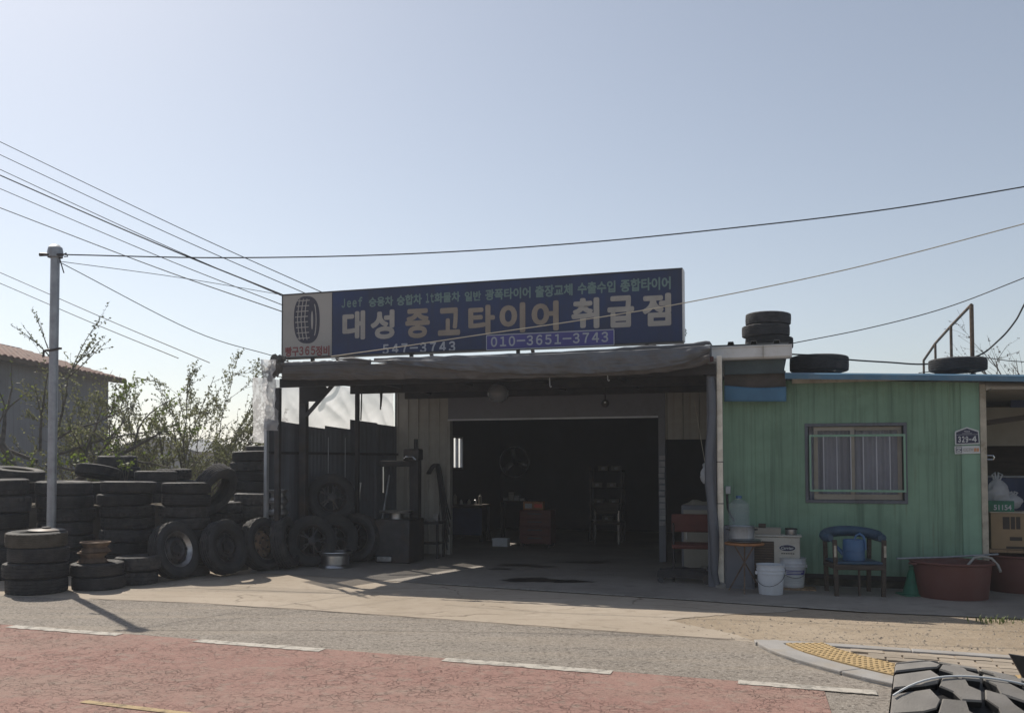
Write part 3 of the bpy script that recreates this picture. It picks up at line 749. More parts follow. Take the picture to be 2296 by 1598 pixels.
lettering('빵구', 640, 670, 777, 799, VS, M['letter_red'], sign, .028); lettering('３６５', 671, 707, 776, 796, VS, M['letter_red'], sign, .026, space=.62); lettering('정비', 708, 739, 775, 797, VS, M['letter_red'], sign, .028)
# picture of a tyre on the white panel
def pxpoly(pts, plane, proud, m, name, parent):
    mb = MB(); q = [V(x, y, plane) for x, y in pts]; n = len(q)
    mb.add([(u, plane - proud, z) for u, z in q], [tuple(reversed(range(n)))])
    return mb.build(name, m, parent, smooth=0, recalc=False)
def ell(cx, cy, rx, ry, n=36, p=2.0, a0=0, a1=2*math.pi):
    out = []
    for k in range(n):
        t = a0 + (a1 - a0)*k/n; c, s = math.cos(t), math.sin(t)
        out.append((cx + rx*math.copysign(abs(c)**(2/p), c), cy + ry*math.copysign(abs(s)**(2/p), s)))
    return out
tp = pxpoly(ell(688, 717, 29, 53, 40, 2.6), VS, .002, M['letter_dark'], 'tyre_picture', sign)
def pline(pts, w, proud=.004):
    mb = MB(); q = [V(x, y, VS) for x, y in pts]
    for (a, b), (c, d) in zip(q, q[1:]):
        dx, dz = c - a, d - b; L = math.hypot(dx, dz) or 1; nx, nz = -dz/L*w/2, dx/L*w/2
        mb.add([(a+nx, VS-proud, b+nz), (c+nx, VS-proud, d+nz), (c-nx, VS-proud, d-nz), (a-nx, VS-proud, b-nz)], [(0,1,2,3)])
    mb.build('picture_line', M['sign_white'], tp, smooth=0)
for k in range(8):
    y = 674 + k*12; b_ = 4*abs(k-3.5)/3.5; pline([(661 + b_*1.6, y + 1), (690 + b_*1.2, y - 1)], .013)
for j, x in enumerate((667, 675, 683)):
    pline([(x + 4*abs(t)**2.2*1.2 + (1 if t else 0), 716 + t*46) for t in [q/5 for q in range(-5, 6)]], .013)
pxpoly(ell(700, 718, 2.4, 21, 20), VS, .004, M['sign_white'], 'picture_hub', tp)
pline([(702 + 7*math.cos(t), 717 + 40*math.sin(t)) for t in [R(-62 + 12.4*k) for k in range(11)]], .014)
# little ornaments hanging off the right end of the board
q = [D(1536, 738 + 3*k, 10.95) for k in range(8)]
mb = MB(); mb.tube([q[0], q[1] + Vector((.015,0,0)), q[2], q[3] + Vector((.02,0,0)), q[4], q[5] + Vector((.01,0,0))], .006, 6); tag(mb.build('wire_hook', M['cable']), 'small black wire hook at the right end of the signboard', 'hook')

# ------------------------------------------------------------------ canopy
def interp(tab, x):
    if x <= tab[0][0]: return tab[0][1]
    for (a, b), (c, d) in zip(tab, tab[1:]):
        if x <= c: return b + (d - b)*(x - a)/(c - a)
    return tab[-1][1]
F0 = Vector((-2.40, 12.42)); F1 = Vector((-.79, 14.62))
can = root_uv('canopy', 'flat dark canopy roof on steel posts in front of the garage', 'canopy')
cu0, cu1 = V(618, 840, VP - .1)[0], V(1604, 820, VP - .1)[0]
zc = 2.50
mb = MB(); n = 60
def crs(i, j):
    v = VP - .18 + (VW - VP + .2)*j; ul = interp([(uv(F0)[1], uv(F0)[0]), (uv(F1)[1], uv(F1)[0])], v) + .02; ul = max(cu0, ul)
    u = ul + (cu1 - ul)*i
    return (u, v, zc + .045 + .012*math.sin(u*2*math.pi/.18))
mb.grid(crs, 190, 2); mb.build('roof_sheet', M['roof_sheet'], can, solid=.004)
for v in (VP, (VP+VW)/2, VW - .12): MB().box(cu0 + .02 + max(0, (v - VP)*.30), cu1, v - .03, v + .03, zc - .09, zc + .028).build('beam', M['black_metal'], can)
for k in range(6):
    u = cu0 + .15 + (cu1 - cu0 - .3)*k/5; MB().box(u - .025, u + .025, VP + .031, (VW - .09) if k > 0 else VP + .6, zc - .03, zc + .026).build('rafter', M['black_metal'], can)
def post(px, w, v, z1, m, name='post', px_y=1000):
    u = V(px, px_y, v)[0]; return MB().box(u - w/2, u + w/2, v - w/2, v + w/2, .0, z1).build(name, m, can, bevel=.004)
post(623, .07, VP, zc - .091, M['steel_dark']); post(681, .10, VP + .55, zc - .031, M['steel_dark']); post(801, .055, VP + 1.35, zc - .031, M['black_metal'])
post(1596, .10, VP + .12, zc - .091, M['grey_clad'])
# gusset plate and brace at the thick post
def duv(px, py, v): u, z = V(px, py, v); return (u, v, z)
g = [V(x, y, VP + .49) for x, y in ((674, 857), (722, 857), (736, 872), (727, 884), (708, 900), (690, 900), (690, 905), (674, 905))]
MB().prism([(a, b) for a, b in g], -.006, .006, Matrix.Translation((0, VP + .485, 0)) @ Matrix.Rotation(R(90), 4, 'X')).build('gusset_plate', M['black_metal'], can)
MB().bar(duv(686, 932, VP + .52), duv(747, 862, VP + .52), .045, .045).build('brace', M['steel_dark'], can)
MB().bar(duv(690, 859, VP + 1.35), duv(880, 862, VP + 1.9), .045, .05).build('tie_bar', M['black_metal'], can)
# red painted bracket at the top of the right post
p0 = V(1590, 806, VP + .04); MB().box(p0[0] - .05, p0[0] + .05, VP - .01, VP + .055, p0[1] - .14, p0[1] + .03).build('bracket', M['red_paint'], can, bevel=.004)
# hooks under the front edge
for x, y0, y1 in ((1232, 838, 866), (1362, 833, 852)):
    a = duv(x, y0, VP - .12); b = duv(x + 1, y1, VP - .12); MB().tube([a, b, (b[0] + .01, b[1], b[2] - .012), (b[0] + .018, b[1], b[2] + .004)], .006, 6).build('hook', M['tin_edge'], can)
# hanging wires under the canopy
def sag(a, b, s, n=10): return [tuple(Vector(a).lerp(Vector(b), k/n) - Vector((0, 0, s*4*(k/n)*(1-k/n)))) for k in range(n+1)]
MB().tube(sag(duv(804, 873, VP + 1.3), duv(855, 866, VP + 1.3), .07), .012, 6).build('wire', M['cable'], can)
for x0, x1, y0, y1 in ((811, 809, 862, 942), (853, 853, 868, 918), (857, 854, 868, 912)):
    MB().tube([duv(x0, y0, VP + 1.3), duv((x0+x1)/2 + .6, (y0+y1)/2, VP + 1.3), duv(x1, y1, VP + 1.3)], .010, 6).build('wire', M['cable'], can)

# tarpaulins along the canopy front
def drape(name, top, bot, v, bulge, m, label, nx=300, ny=26, seed=1):
    x0, x1 = top[0][0], top[-1][0]; r_ = random.Random(seed); ph = [r_.uniform(0, 6.28) for _ in range(6)]
    from mathutils import noise as N_
    def fn(i, j):
        px = x0 + (x1 - x0)*i; yt = interp(top, px); yb = interp(bot, px); py = yt + (yb - yt)*j
        u, z = V(px, py, v)
        w = .018*math.sin(9*i*6.28 + ph[0] + 3*j) + .012*math.sin(23*i*6.28 + ph[1] - 5*j)
        w += .03*N_.noise(Vector((u*2.2, j*2.5, seed))) + .015*N_.noise(Vector((u*7, j*5, seed + 3)))
        w += .009*(1 - 3*abs(N_.noise(Vector((u*3.1 + j*1.5, j*6 - u, seed + 7))))) + .005*(1 - 3*abs(N_.noise(Vector((u*9 - j*3, j*9 + u*2, seed + 9)))))
        return (u, v - bulge*math.sin(math.pi*min(1, j*.9 + .1)) - w*(.3 + .7*j), z + .012*N_.noise(Vector((u*5, 0, seed)))*j)
    mb = MB(); mb.grid(fn, nx, ny); o = mb.build(name, m, None, (0,0,0), (0,0,SH_R), smooth=60, solid=.003)
    return tag(o, label, 'tarpaulin')
drape('tarpaulin', [(636, 822), (760, 818), (900, 814), (1150, 806), (1400, 797), (1592, 786)], [(636, 851), (760, 852), (900, 849), (1100, 850), (1250, 846), (1400, 841), (1500, 833), (1560, 823), (1592, 812)],
      VP - .22, .035, M['tarp_brown'], 'dusty brown tarpaulin rolled along the canopy front edge', seed=2)
drape('tarpaulin', [(745, 806), (790, 801), (840, 809), (900, 804), (1200, 795), (1400, 786), (1500, 781), (1594, 774)], [(745, 806), (850, 813), (950, 822), (1080, 834), (1200, 838), (1320, 837), (1450, 829), (1530, 816), (1570, 797), (1594, 786)],
      VP - .30, .03, M['tarp'], 'grey tarpaulin sagging over the canopy front below the signboard', seed=5)
# rolled upper bundle and torn rags at the left end
def bundle(name, pts, r, m, label, seed, v):
    r_ = random.Random(seed); c = []; rr = []
    for k in range(41):
        t = k/40*(len(pts)-1); i = min(int(t), len(pts)-2); f = t - i
        px = pts[i][0]*(1-f) + pts[i+1][0]*f; py = pts[i][1]*(1-f) + pts[i+1][1]*f
        u, z = V(px, py, v); c.append((u, v + r_.uniform(-.008, .008), z + r_.uniform(-.006, .006))); rr.append(r*r_.uniform(.85, 1.15))
    mb = MB(); mb.tube(c, rr, 10); o = mb.build(name, m, None, (0,0,0), (0,0,SH_R), smooth=60); return tag(o, label, 'tarpaulin')
bundle('rolled_sheet', [(632, 818), (745, 814), (830, 811)], .034, M['tarp'], 'grey rolled sheet lying below the white sign panel', 3, VP - .2)
bundle('rolled_sheet', [(840, 806), (1100, 799), (1300, 790), (1500, 777), (1592, 769)], .024, M['tarp'], 'long thin grey rolled sheet under the blue sign panel', 4, VP - .16)
r_ = random.Random(9); rag = MB()
for k in range(46):
    px = r_.uniform(606, 645); py = r_.uniform(800, 853); u, z = V(px, py, VP - .16); s = r_.uniform(.02, .065); a = r_.uniform(0, 6.28); v = VP - .16 + r_.uniform(-.1, .1)
    q = [(u + s*r_.uniform(.5, 1.3)*math.cos(a + t), v + r_.uniform(-.03, .03), z + s*r_.uniform(.5, 1.2)*math.sin(a + t)) for t in (0, 1.3, 2.6, 4.0, 5.1)]
    rag.add(q, [(0,1,2,3,4)])
o = rag.build('torn_rag', M['tarp_brown'], None, (0,0,0), (0,0,SH_R), smooth=0, solid=.004); tag(o, 'torn dark rags bunched at the left canopy corner', 'rag')

# ------------------------------------------------------------------ tin fence and plastic film on the left side
def fen(px, py=950, off=0.0):
    d = ray(px, py); a = d.x/d.y; e = F1 - F0
    t = (a*F0.y - F0.x)/(e.x - a*e.y); p = F0 + e*t
    z = CAM_H + d.z/d.y*p.y
    n = Vector((-e.y, e.x)).normalized()*off
    return Vector((p.x + n.x, p.y + n.y, z)), t
fence = thing('tin_fence', 'dark corrugated tin sheet fence under the plastic film beside the canopy', 'fence')
for a, ya, b, yb, off in ((597, 939, 692, 954, .0), (684, 954, 734, 961, .03), (730, 954, 793, 963, .012), (789, 940, 850, 948, .035), (844, 950, 896, 957, .0)):
    p, ta = fen(a, ya, off); q, tb = fen(b, yb, off); mb = MB(); nn = 24; vs_ = []; e = (q - p); nrm = Vector((e.y, -e.x, 0)).normalized()
    for i in range(nn + 1):
        f = i/nn; c = p + e*f; w = (.004 if i % 4 in (1, 2) else 0)
        vs_ += [tuple(Vector((c.x, c.y, .01)) + nrm*w), tuple(Vector((c.x, c.y, p.z + (q.z - p.z)*f)) + nrm*w)]
    mb.add(vs_, [(2*i, 2*i+2, 2*i+3, 2*i+1) for i in range(nn)]); mb.build('tin_sheet', M['tin_dark'], fence, smooth=0, solid=.003)
p, _ = fen(598, 940, 0); mb = MB(); e = (F1 - F0).normalized(); 
mb.bar((p.x, p.y, .01), (p.x, p.y, p.z + .01), .05, .05, (e.x, e.y, 0)); mb.build('end_post', M['tin_edge'], fence, bevel=.004)
for zz in (.55, 1.55):
    a, _ = fen(600, 1000, -.03); b, _ = fen(888, 1000, -.03); MB().bar((a.x, a.y, zz), (b.x, b.y, zz), .035, .035).build('rail', M['black_metal'], fence)
for px in (730, 768):
    a, _ = fen(px, 965, -.055); MB().tube([(a.x, a.y, 1.78), (a.x, a.y, .85)], .005, 6).build('strap', M['tin_edge'], fence)
from mathutils import noise as NZ
def filmfn(i, j):
    t = -.05 + 1.07*i; e = F1 - F0; p = F0 + e*t; nrm = Vector((-e.y, e.x)).normalized()
    ztop = 2.56 - .02*i; zbot = 1.72 - .10*max(0, .2 - i)*5*.5
    z = ztop + (zbot - ztop)*j
    w = .06*NZ.noise(Vector((t*4, z*2.5, 1))) + .030*(1 - abs(NZ.noise(Vector((t*7 + z*2.5, z*2.2, 2)))*2)) + .012*(1 - abs(NZ.noise(Vector((t*13 - z*5, z*3.1, 3)))*2))
    if t < 0: w += .03*math.sin(math.pi*j)*(-t/.05)
    p = p + nrm*(.07 + w); return (p.x, p.y, z + (.03*NZ.noise(Vector((t*9, 5, 5))) if j > .9 else 0))
mb = MB(); mb.grid(filmfn, 90, 40); o = mb.build('plastic_film', M['film'], smooth=180)
tag(o, 'wrinkled translucent white plastic film hung above the tin fence', 'plastic film')
MB().box(0,0,0,0,0,0)
# loose gathered film outside the fence corner
def film2(i, j):
    px = 586 + 34*i + 8*math.sin(3.0*j)*(1-i); py = 806 + (965 - 806)*j; p = D(px - 4*math.sin(j*5), py, 12.15 - .35*i)
    w = .07*NZ.noise(Vector((i*3, j*7, 9))) + .03*NZ.noise(Vector((i*9, j*16, 4)))
    return (p.x + w*.5, p.y + w, p.z)
mb = MB(); mb.grid(film2, 18, 40); o = mb.build('plastic_film', M['film'], smooth=180); tag(o, 'crumpled plastic film bulging outside the left canopy post', 'plastic film')

# ------------------------------------------------------------------ green container office
con = root_uv('container_office', 'green container office with barred window and blue roof edge', 'container')
cu0_ = V(1622, 1050, VC)[0]; cu1_ = V(2199, 1050, VC)[0]; us = V(2156, 1050, VC)[0]
zc0 = V(1960, 1290, VC)[1]; 
def ztop_at(u): return 2.40 - .04*(u - cu0_)
wu0, wz1_ = V(1804, 951, VC); wu1, wz0_ = V(2036, 1130, VC); wz1_ = V(1920, 948, VC)[1]; wz0_ = V(1920, 1128, VC)[1]
def ribpanel(u0, u1, z0, z1a, z1b, m):
    w = u1 - u0; d = rnd.uniform(.0025, .008); sh_ = rnd.uniform(-.10, .10)
    prof = [(0, 0), (w*(.30 + sh_), 0), (w*(.36 + sh_), d), (w*(.60 + sh_*.5), d), (w*(.66 + sh_*.5), 0), (w, 0)]
    n = len(prof); vs_ = [(u0 + x, VC + y, z0) for x, y in prof] + [(u0 + x, VC + y, z1a + (z1b - z1a)*x/w) for x, y in prof]
    mb = MB(); mb.add(vs_, [(i, i+1, n+i+1, n+i) for i in range(n-1)])
    mb.add([(u0, VC+.04, z0), (u1, VC+.04, z0), (u1, VC+.04, z1b), (u0, VC+.04, z1a)], [(1,0,3,2)])
    mb.build('wall_panel', m, con, smooth=0)
cuts = [cu0_ + (wu0 - cu0_)*k/4 for k in range(4)] + [wu0 + (wu1 - wu0)*k/3 for k in range(3)] + [wu1 + (us - wu1)*k/3 for k in range(4)]
for a, b in zip(cuts, cuts[1:]):
    if a >= wu0 - 1e-6 and b <= wu1 + 1e-6:
        ribpanel(a, b, zc0, wz0_, wz0_, M['green']); ribpanel(a, b, wz1_, ztop_at(a), ztop_at(b), M['green'])
    else: ribpanel(a, b, zc0, ztop_at(a), ztop_at(b), M['green'])
MB().add([(us, VC-.012, zc0), (cu1_, VC-.012, zc0), (cu1_, VC-.012, ztop_at(cu1_)), (us, VC-.012, ztop_at(us)), (us, VC+.04, zc0), (cu1_, VC+.04, zc0), (cu1_, VC+.04, ztop_at(cu1_)), (us, VC+.04, ztop_at(us))],
         [(0,1,2,3),(5,4,7,6),(1,5,6,2),(4,0,3,7),(3,2,6,7),(4,5,1,0)]).build('corner_panel', M['green_pale'], con, bevel=.005)
MB().box(cu1_ - .03, cu1_, VC + .041, VC + 5.6, zc0, 2.3).build('side_wall', M['green'], con)
MB().box(cu0_, cu0_ + .03, VC + .041, VW - .02, zc0, 2.36).build('side_wall', M['green'], con)
MB().box(cu0_, cu1_, VC + 5.6, VC + 5.63, zc0, 2.3).build('back_wall', M['green'], con)
MB().box(cu0_ - .01, cu1_, VC + .0005, VC + 5.6, zc0 - .05, zc0 - .001).build('floor_frame', M['black_metal'], con)
pu = V(2205, 1050, VC)[0]
MB().box(pu - .028, pu + .034, VC - .03, VC + .03, .0, ztop_at(pu) - .02).build('corner_post', M['cream_trim'], con, bevel=.006)
# foundation blocks
u = cu0_; k = 0
while u < cu1_:
    w = rnd.uniform(.36, .42); MB().box(u, min(u + w - .01, cu1_), VC + .02 + rnd.uniform(-.008, .008), VC + .2, 0, zc0 - .051).build('foundation_block', M['green_moss'], con, bevel=.008); u += w
# roof with its blue folded edge
def roofz(u): return interp([(V(1760, 842, VC-.3)[0], V(1760, 842, VC-.3)[1]), (V(2190, 842, VC-.3)[0], V(2190, 846, VC-.3)[1]), (V(2296, 844, VC-.3)[0], V(2296, 848, VC-.3)[1]), (6.0, 2.22)], u)
er = [V(1760, 842, VC-.3)[0] + k*(6.0 - V(1760, 842, VC-.3)[0])/12 for k in range(13)]
mb = MB(); h = .036
vs_ = []
for u in er:
    z = roofz(u); vs_ += [(u, VC-.30, z - h), (u, VC-.30, z + h*.6), (u, VC-.27, z + h), (u, VC-.22, z + h*.7), (u, VC-.22, z + h*1.2), (u, VC+.6, z + h*3.3), (u, VC+5.7, z + h*4.2)]
mb.add(vs_, [(i*7 + j, (i+1)*7 + j, (i+1)*7 + j + 1, i*7 + j + 1) for i in range(12) for j in range(6)])
mb.build('roof_edge', M['blue_eave'], con, smooth=0, solid=.004)
us0, zs0 = V(1776, 853, VC - .06); us1, zs1 = V(2086, 846, VC - .06)
MB().bar((us0, VC - .05, zs0), (us1, VC - .05, zs1 + .01), .03, .07).build('soffit_strip', M['cream_trim'], con)
MB().box(cu0_, cu1_, VC - .02, VC + .05, 2.24, 2.29).build('top_rail', M['green'], con) if False else None
# window
win = MB()
fw = .035
win.box(wu0, wu1, VC - .012, VC + .07, wz1_ - fw, wz1_); win.box(wu0, wu1, VC - .012, VC + .07, wz0_, wz0_ + fw)
win.box(wu0, wu0 + fw, VC - .012, VC + .07, wz0_ + fw, wz1_ - fw); win.box(wu1 - fw, wu1, VC - .012, VC + .07, wz0_ + fw, wz1_ - fw)
wino = win.build('window', M['tin_dark'], con, bevel=.003)
def sash(px0, px1, dv, mname):
    a, b = V(px0, 1040, VC)[0], V(px1, 1040, VC)[0]; z0, z1 = wz0_ + fw + .004, wz1_ - fw - .004; s = .045
    mb = MB(); v0, v1 = VC + .02 + dv, VC + .042 + dv
    mb.box(a, b, v0, v1, z1 - s, z1); mb.box(a, b, v0, v1, z0, z0 + s*1.4); mb.box(a, a + s, v0, v1, z0 + s*1.4, z1 - s); mb.box(b - s, b, v0, v1, z0 + s*1.4, z1 - s)
    mb.build('sash', M[mname], wino, bevel=.003)
    MB().box(a + s, b - s, v0 + .008, v0 + .014, z0 + s*1.4, z1 - s).build('pane', M['glass'], wino)
sash(1825, 1917, 0, 'tan_panel'); sash(1908, 2024, .026, 'tan_panel')
gb = MB(); zr1, zr0 = V(1920, 976, VC - .05)[1], V(1920, 1100, VC - .05)[1]; ga, gc = V(1815, 1040, VC - .05)[0], V(2031, 1040, VC - .05)[0]
gb.box(ga, gc, VC - .058, VC - .044, zr1 - .012, zr1 + .012); gb.box(ga, gc, VC - .058, VC - .044, zr0 - .012, zr0 + .012)
gb.box(ga, ga + .02, VC - .058, VC - .013, zr0 + .0121, zr1 - .0121); gb.box(gc - .02, gc, VC - .058, VC - .013, zr0 + .0121, zr1 - .0121)
gb.build('grille_rail', M['green_pale'], wino)
for px in (1847, 1877, 1908, 1936, 1966, 1996):
    u = V(px, 1040, VC - .05)[0]; MB().tube([(u, VC - .051, zr0 + .0122), (u, VC - .051, zr1 - .0122)], .0055, 8).build('grille_bar', M['letter_grey'], wino)
# curtain behind the glass
def curt(i, j): return (wu0 + .05 + (wu1 - wu0 - .1)*i, VC + .13 + .018*math.sin(i*70) + .01*math.sin(i*31), wz0_ + .03 + (wz1_ - wz0_ - .06)*j)
mb = MB(); mb.grid(curt, 120, 2); mb.build('curtain', M['curtain'], wino, smooth=80)
# patch panels at the left end of the container
def pan(name, px0, px1, py0, py1, v, th, m, bev=.004, parent=con):
    a, z1 = V(px0, py0, v); b, z0 = V(px1, py1, v); return MB().box(a, b, v, v + th, z0, z1).build(name, m, parent, bevel=bev)
pan('dark_fascia', 1624, 1759, 802, 836, VC - .22, .03, M['teal_band']); pan('brown_fascia', 1624, 1762, 835, 868, VC - .16, .03, M['brown_band'])
def blu(i, j):
    px = 1624 + 139*i; yt = 864 + 5*math.sin(i*2.6); py = yt + (900 - yt)*j; u, z = V(px, py, VC - .20); return (u, VC - .20 - .01*math.sin(i*9), z)
mb = MB(); mb.grid(blu, 30, 6); mb.build('blue_sheet', M['blue_sheet'], con, smooth=60, solid=.004)
gt = root_uv('roof_gutter', 'white box gutter under the tyre stack beside the signboard', 'gutter')
a, z1 = V(1596, 779, VC - .34); b, z0 = V(1775, 801, VC - .34)
mb = MB(); pr = [(.0, z0), (-.02, z0 + .02), (-.02, z1 - .015), (-.035, z1 - .012), (-.035, z1), (.0, z1), (.0, z1 - .01)]
n = len(pr); mb.add([(a, VC - .34 + y, z) for y, z in pr] + [(b, VC - .34 + y, z) for y, z in pr], [(i, n+i, n+i+1, i+1) for i in range(n-1)])
mb.box(a, b, VC - .338, VC - .20, z0, z0 + .012); mb.box(b - .006, b + .004, VC - .378, VC - .20, z0, z1)
mb.build('trough', M['white_paint'], gt, smooth=0)
aj, _ = V(1711, 779, VC - .34); MB().box(aj - .003, aj + .003, VC - .3765, VC - .36, z0 + .005, z1 - .001).build('joint_band', M['tan_panel'], gt)
# stub roof carrying the tyre stack
a2, zt2 = V(1590, 763, VC - .30); b2, _ = V(1768, 763, VC - .30)
def stub(i, j):
    u = a2 + (b2 - a2)*i; rib = .035 if abs((u*4.0) % 1 - .5) < .14 else 0
    return (u, VC - .315 + 2.4*j, z1 + .028 + rib + .06*j)
sr = root_uv('stub_roof', 'short grey ribbed metal roof behind the white gutter', 'roof')
mb = MB(); mb.grid(stub, 90, 2); mb.build('ribbed_sheet', M['roof_sheet'], sr, smooth=0, solid=.004)
MB().box(a2, b2 - .02, VC - .30, VC + 2.0, z0 + .02, z1 + .02).build('roof_deck', M['roof_sheet'], sr)
STUB_Z = z1 + .075

# ------------------------------------------------------------------ address plates
ap_ = root_uv('address_plate', 'small navy house-number plate with pointed top and white rim on green wall', 'plate')
AV = VC - .03
def plate(pts, dv, th, m, name, parent):
    q = [V(x, y, AV) for x, y in pts]
    return MB().prism([(a, b) for a, b in q], 0, th, Matrix.Translation((0, AV + dv, 0)) @ Matrix.Rotation(R(90), 4, 'X')).build(name, m, parent, recalc=True, smooth=0)
plate([(2142, 997), (2197, 995), (2195, 968), (2194, 965), (2168, 957), (2143, 966), (2141, 969)], .014, .012, M['plate_white'], 'rim', ap_)
plate([(2144.5, 994.5), (2194.5, 992.5), (2192.5, 968), (2168, 960), (2144, 969)], .0019, .0028, M['navy_plate'], 'face', ap_)
lettering('３２９', 2148, 2171, 977.8, 991.2, AV, M['plate_white'], ap_, .03, .0025, space=.64); lettering('－', 2172.5, 2178, 983.6, 985.8, AV, M['plate_white'], ap_, .01, .0025); lettering('４', 2179, 2190, 977.2, 990.4, AV, M['plate_white'], ap_, .03, .0025)
lettering('백암로', 2161, 2175, 964.5, 969, AV, M['letter_grey'], ap_, .02, .0025)
plate([(2157, 972.2), (2179, 971.6), (2179, 970.6), (2157, 971.2)], .0008, .003, M['letter_grey'], 'small_line', ap_)
plate([(2144.5, 975), (2193, 973.8), (2193, 973.1), (2144.5, 974.3)], .0008, .003, M['letter_grey'], 'divider', ap_)
cc = root_uv('camera_notice', 'white notice strip with a camera pictogram below the house-number plate', 'notice')
plate([(2141.5, 1017.5), (2198.5, 1016), (2196.5, 998.5), (2140, 1000)], .010, .008, M['plate_white'], 'strip', cc)
def frame_sq(x0, x1, y0, y1, w):
    for q in (((x0, y0), (x1, y0), (x1, y0+w), (x0, y0+w)), ((x0, y1-w), (x1, y1-w), (x1, y1), (x0, y1)), ((x0, y0+w), (x0+w, y0+w), (x0+w, y1-w), (x0, y1-w)), ((x1-w, y0+w), (x1, y0+w), (x1, y1-w), (x1-w, y1-w))):
        plate(q, .0009, .003, M['navy_plate'], 'pictogram_border', cc)
frame_sq(2143.5, 2156.5, 1001.8, 1014.6, .9)
plate(ell(2149.5, 1008.2, 4.6, 2.6, 14), .0009, .003, M['navy_plate'], 'pictogram', cc); plate(ell(2149.5, 1008.2, 3.2, 1.5, 12), -.001, .002, M['plate_white'], 'pictogram_lens', cc); plate([(2153, 1007.5), (2155.5, 1006), (2155.5, 1010), (2153, 1009)], .0009, .003, M['navy_plate'], 'pictogram', cc)
lettering('CCTV', 2160, 2182, 1004, 1011.5, AV, M['faded_print'], cc, .02, .0025)
for x in (2184, 2190): plate([(x, 1012), (x + 5, 1011.8), (x + 5, 1004), (x, 1004.2)], .0009, .003, M['orange_print'], 'faded_character', cc)

# ------------------------------------------------------------------ open shed at the right edge
sh = root_uv('open_shed', 'open shed with beige ceiling and dark back wall right of the container', 'shed')
su0 = cu1_ + .08; su1 = 6.2
MB().box(su0, su1, VC + 2.6, VC + 2.66, 0, 2.3).build('back_wall', M['wood_dark'], sh)
for k in range(7):
    v = VC - .18 + k*.4; MB().add([(su0, v, 2.20 + .0*k), (su1, v, 2.12), (su1, v + .392, 2.10), (su0, v + .392, 2.18), (su0, v, 2.215), (su1, v, 2.135), (su1, v + .392, 2.115), (su0, v + .392, 2.195)],
             [(0,3,2,1),(4,5,6,7),(0,1,5,4),(1,2,6,5),(2,3,7,6),(3,0,4,7)]).build('ceiling_board', M['tan_panel'], sh)
MB().box(su1, su1 + .06, VC - .2, VC + 2.66, 0, 2.3).build('side_wall', M['wood_dark'], sh)
MB().bar((su0 + .02, VC + .6, 1.86), (su1, VC + .6, 2.42), .05, .06).build('brace', M['wood_dark'], sh)
MB().box(su0, su1, VC + 1.4, VC + 1.44, 1.62, 2.09).build('hanging_board', M['tan_panel'], sh)
a, z1q = V(2268, 892, VC + 1.3); b, z0q = V(2330, 912, VC + 1.3); MB().box(a, b, VC + 1.34, VC + 1.37, z0q, z1q).build('blue_board', M['sign_blue'], sh)
# ================================================================== TYRES
TY = {}
def tyre_meshes(key, Rr, W, rin, grooves=4, lug=.006, seg=72):
    hw = W/2; t = MB(); prof = []; e = .42*W
    gz = [(-e + 2*e*(k+1)/(grooves+1)) for k in range(grooves)]
    pts = [(-e, Rr - .010), (-e*.94, Rr - .004)]
    for z in gz:
        g = .0045; pts += [(z - g, Rr - .002*abs(z/e)), (z - g*.7, Rr - .010), (z + g*.7, Rr - .010), (z + g, Rr - .002*abs(z/e))]
    pts += [(e*.94, Rr - .004), (e, Rr - .010)]
    prof = [(r, z + hw) for z, r in pts]; n = len(prof); edge = 2
    def mod(k, j, r):
        sh = (j <= edge or j >= n - 1 - edge)
        if sh and k % 3 == 0: return r - lug
        if not sh and (k + j) % 6 == 0: return r - lug*.5
        return r
    t.lathe(prof, seg, mod=mod); tread = t.mesh('tread', 25)
    half = [(Rr - .010, .42*W), (Rr - .022, .455*W), (Rr - .040, .478*W), ((Rr*.62 + rin*.38), .498*W), ((Rr*.45 + rin*.55), .50*W), ((Rr*.42 + rin*.58), .488*W), (rin + .032, .462*W), (rin + .026, .452*W), (rin + .010, .42*W), (rin, .39*W), (rin + .006, .36*W), (rin + .05, .40*W), ((Rr + rin)/2 + .02, .44*W), (Rr - .03, .36*W), (Rr - .022, .0)]
    full = [(r, z + hw) for r, z in half] + [(r, -z + hw) for r, z in reversed(half[:-1])]
    s = MB(); s.lathe(list(reversed(full)), 56); side = s.mesh('sidewall', 40)
    TY[key] = (tread, side, Rr, W, rin); return TY[key]
def mod_copy(me, m):
    me = me.copy(); me.materials.clear(); me.materials.append(m); return me
tyre_meshes('m30', .30, .150, .175, 4); tyre_meshes('m34', .342, .150, .20, 4); tyre_meshes('m32', .32, .148, .185, 3); tyre_meshes('m36', .355, .171, .20, 4)
tyre_meshes('w36', .36, .205, .20, 5); tyre_meshes('l33', .335, .168, .20, 3, .010); tyre_meshes('m29', .29, .168, .17, 4); tyre_meshes('s28', .275, .165, .165, 4)
tyre_meshes('k35', .345, .205, .215, 4, .008); tyre_meshes('r29', .285, .15, .165, 4); tyre_meshes('r35', .345, .20, .2, 5)
for k_, v_ in TY.items():
    v_[0].materials.append(M['rubber_tread']); v_[1].materials.append(M['rubber'])
DUST = {}; ALT = {}
for k_ in list(TY):
    t0, s0, Rr, W, rin = TY[k_]
    q1 = tyre_meshes('tmp', Rr, W, rin, 2, .014, 60)[0]; q2 = tyre_meshes('tmp', Rr, W, rin, 6, .008, 90)[0]; TY.pop('tmp')
    q1.materials.append(M['rubber_tread']); q2.materials.append(M['rubber_tread']); ALT[k_] = (q1, q2)
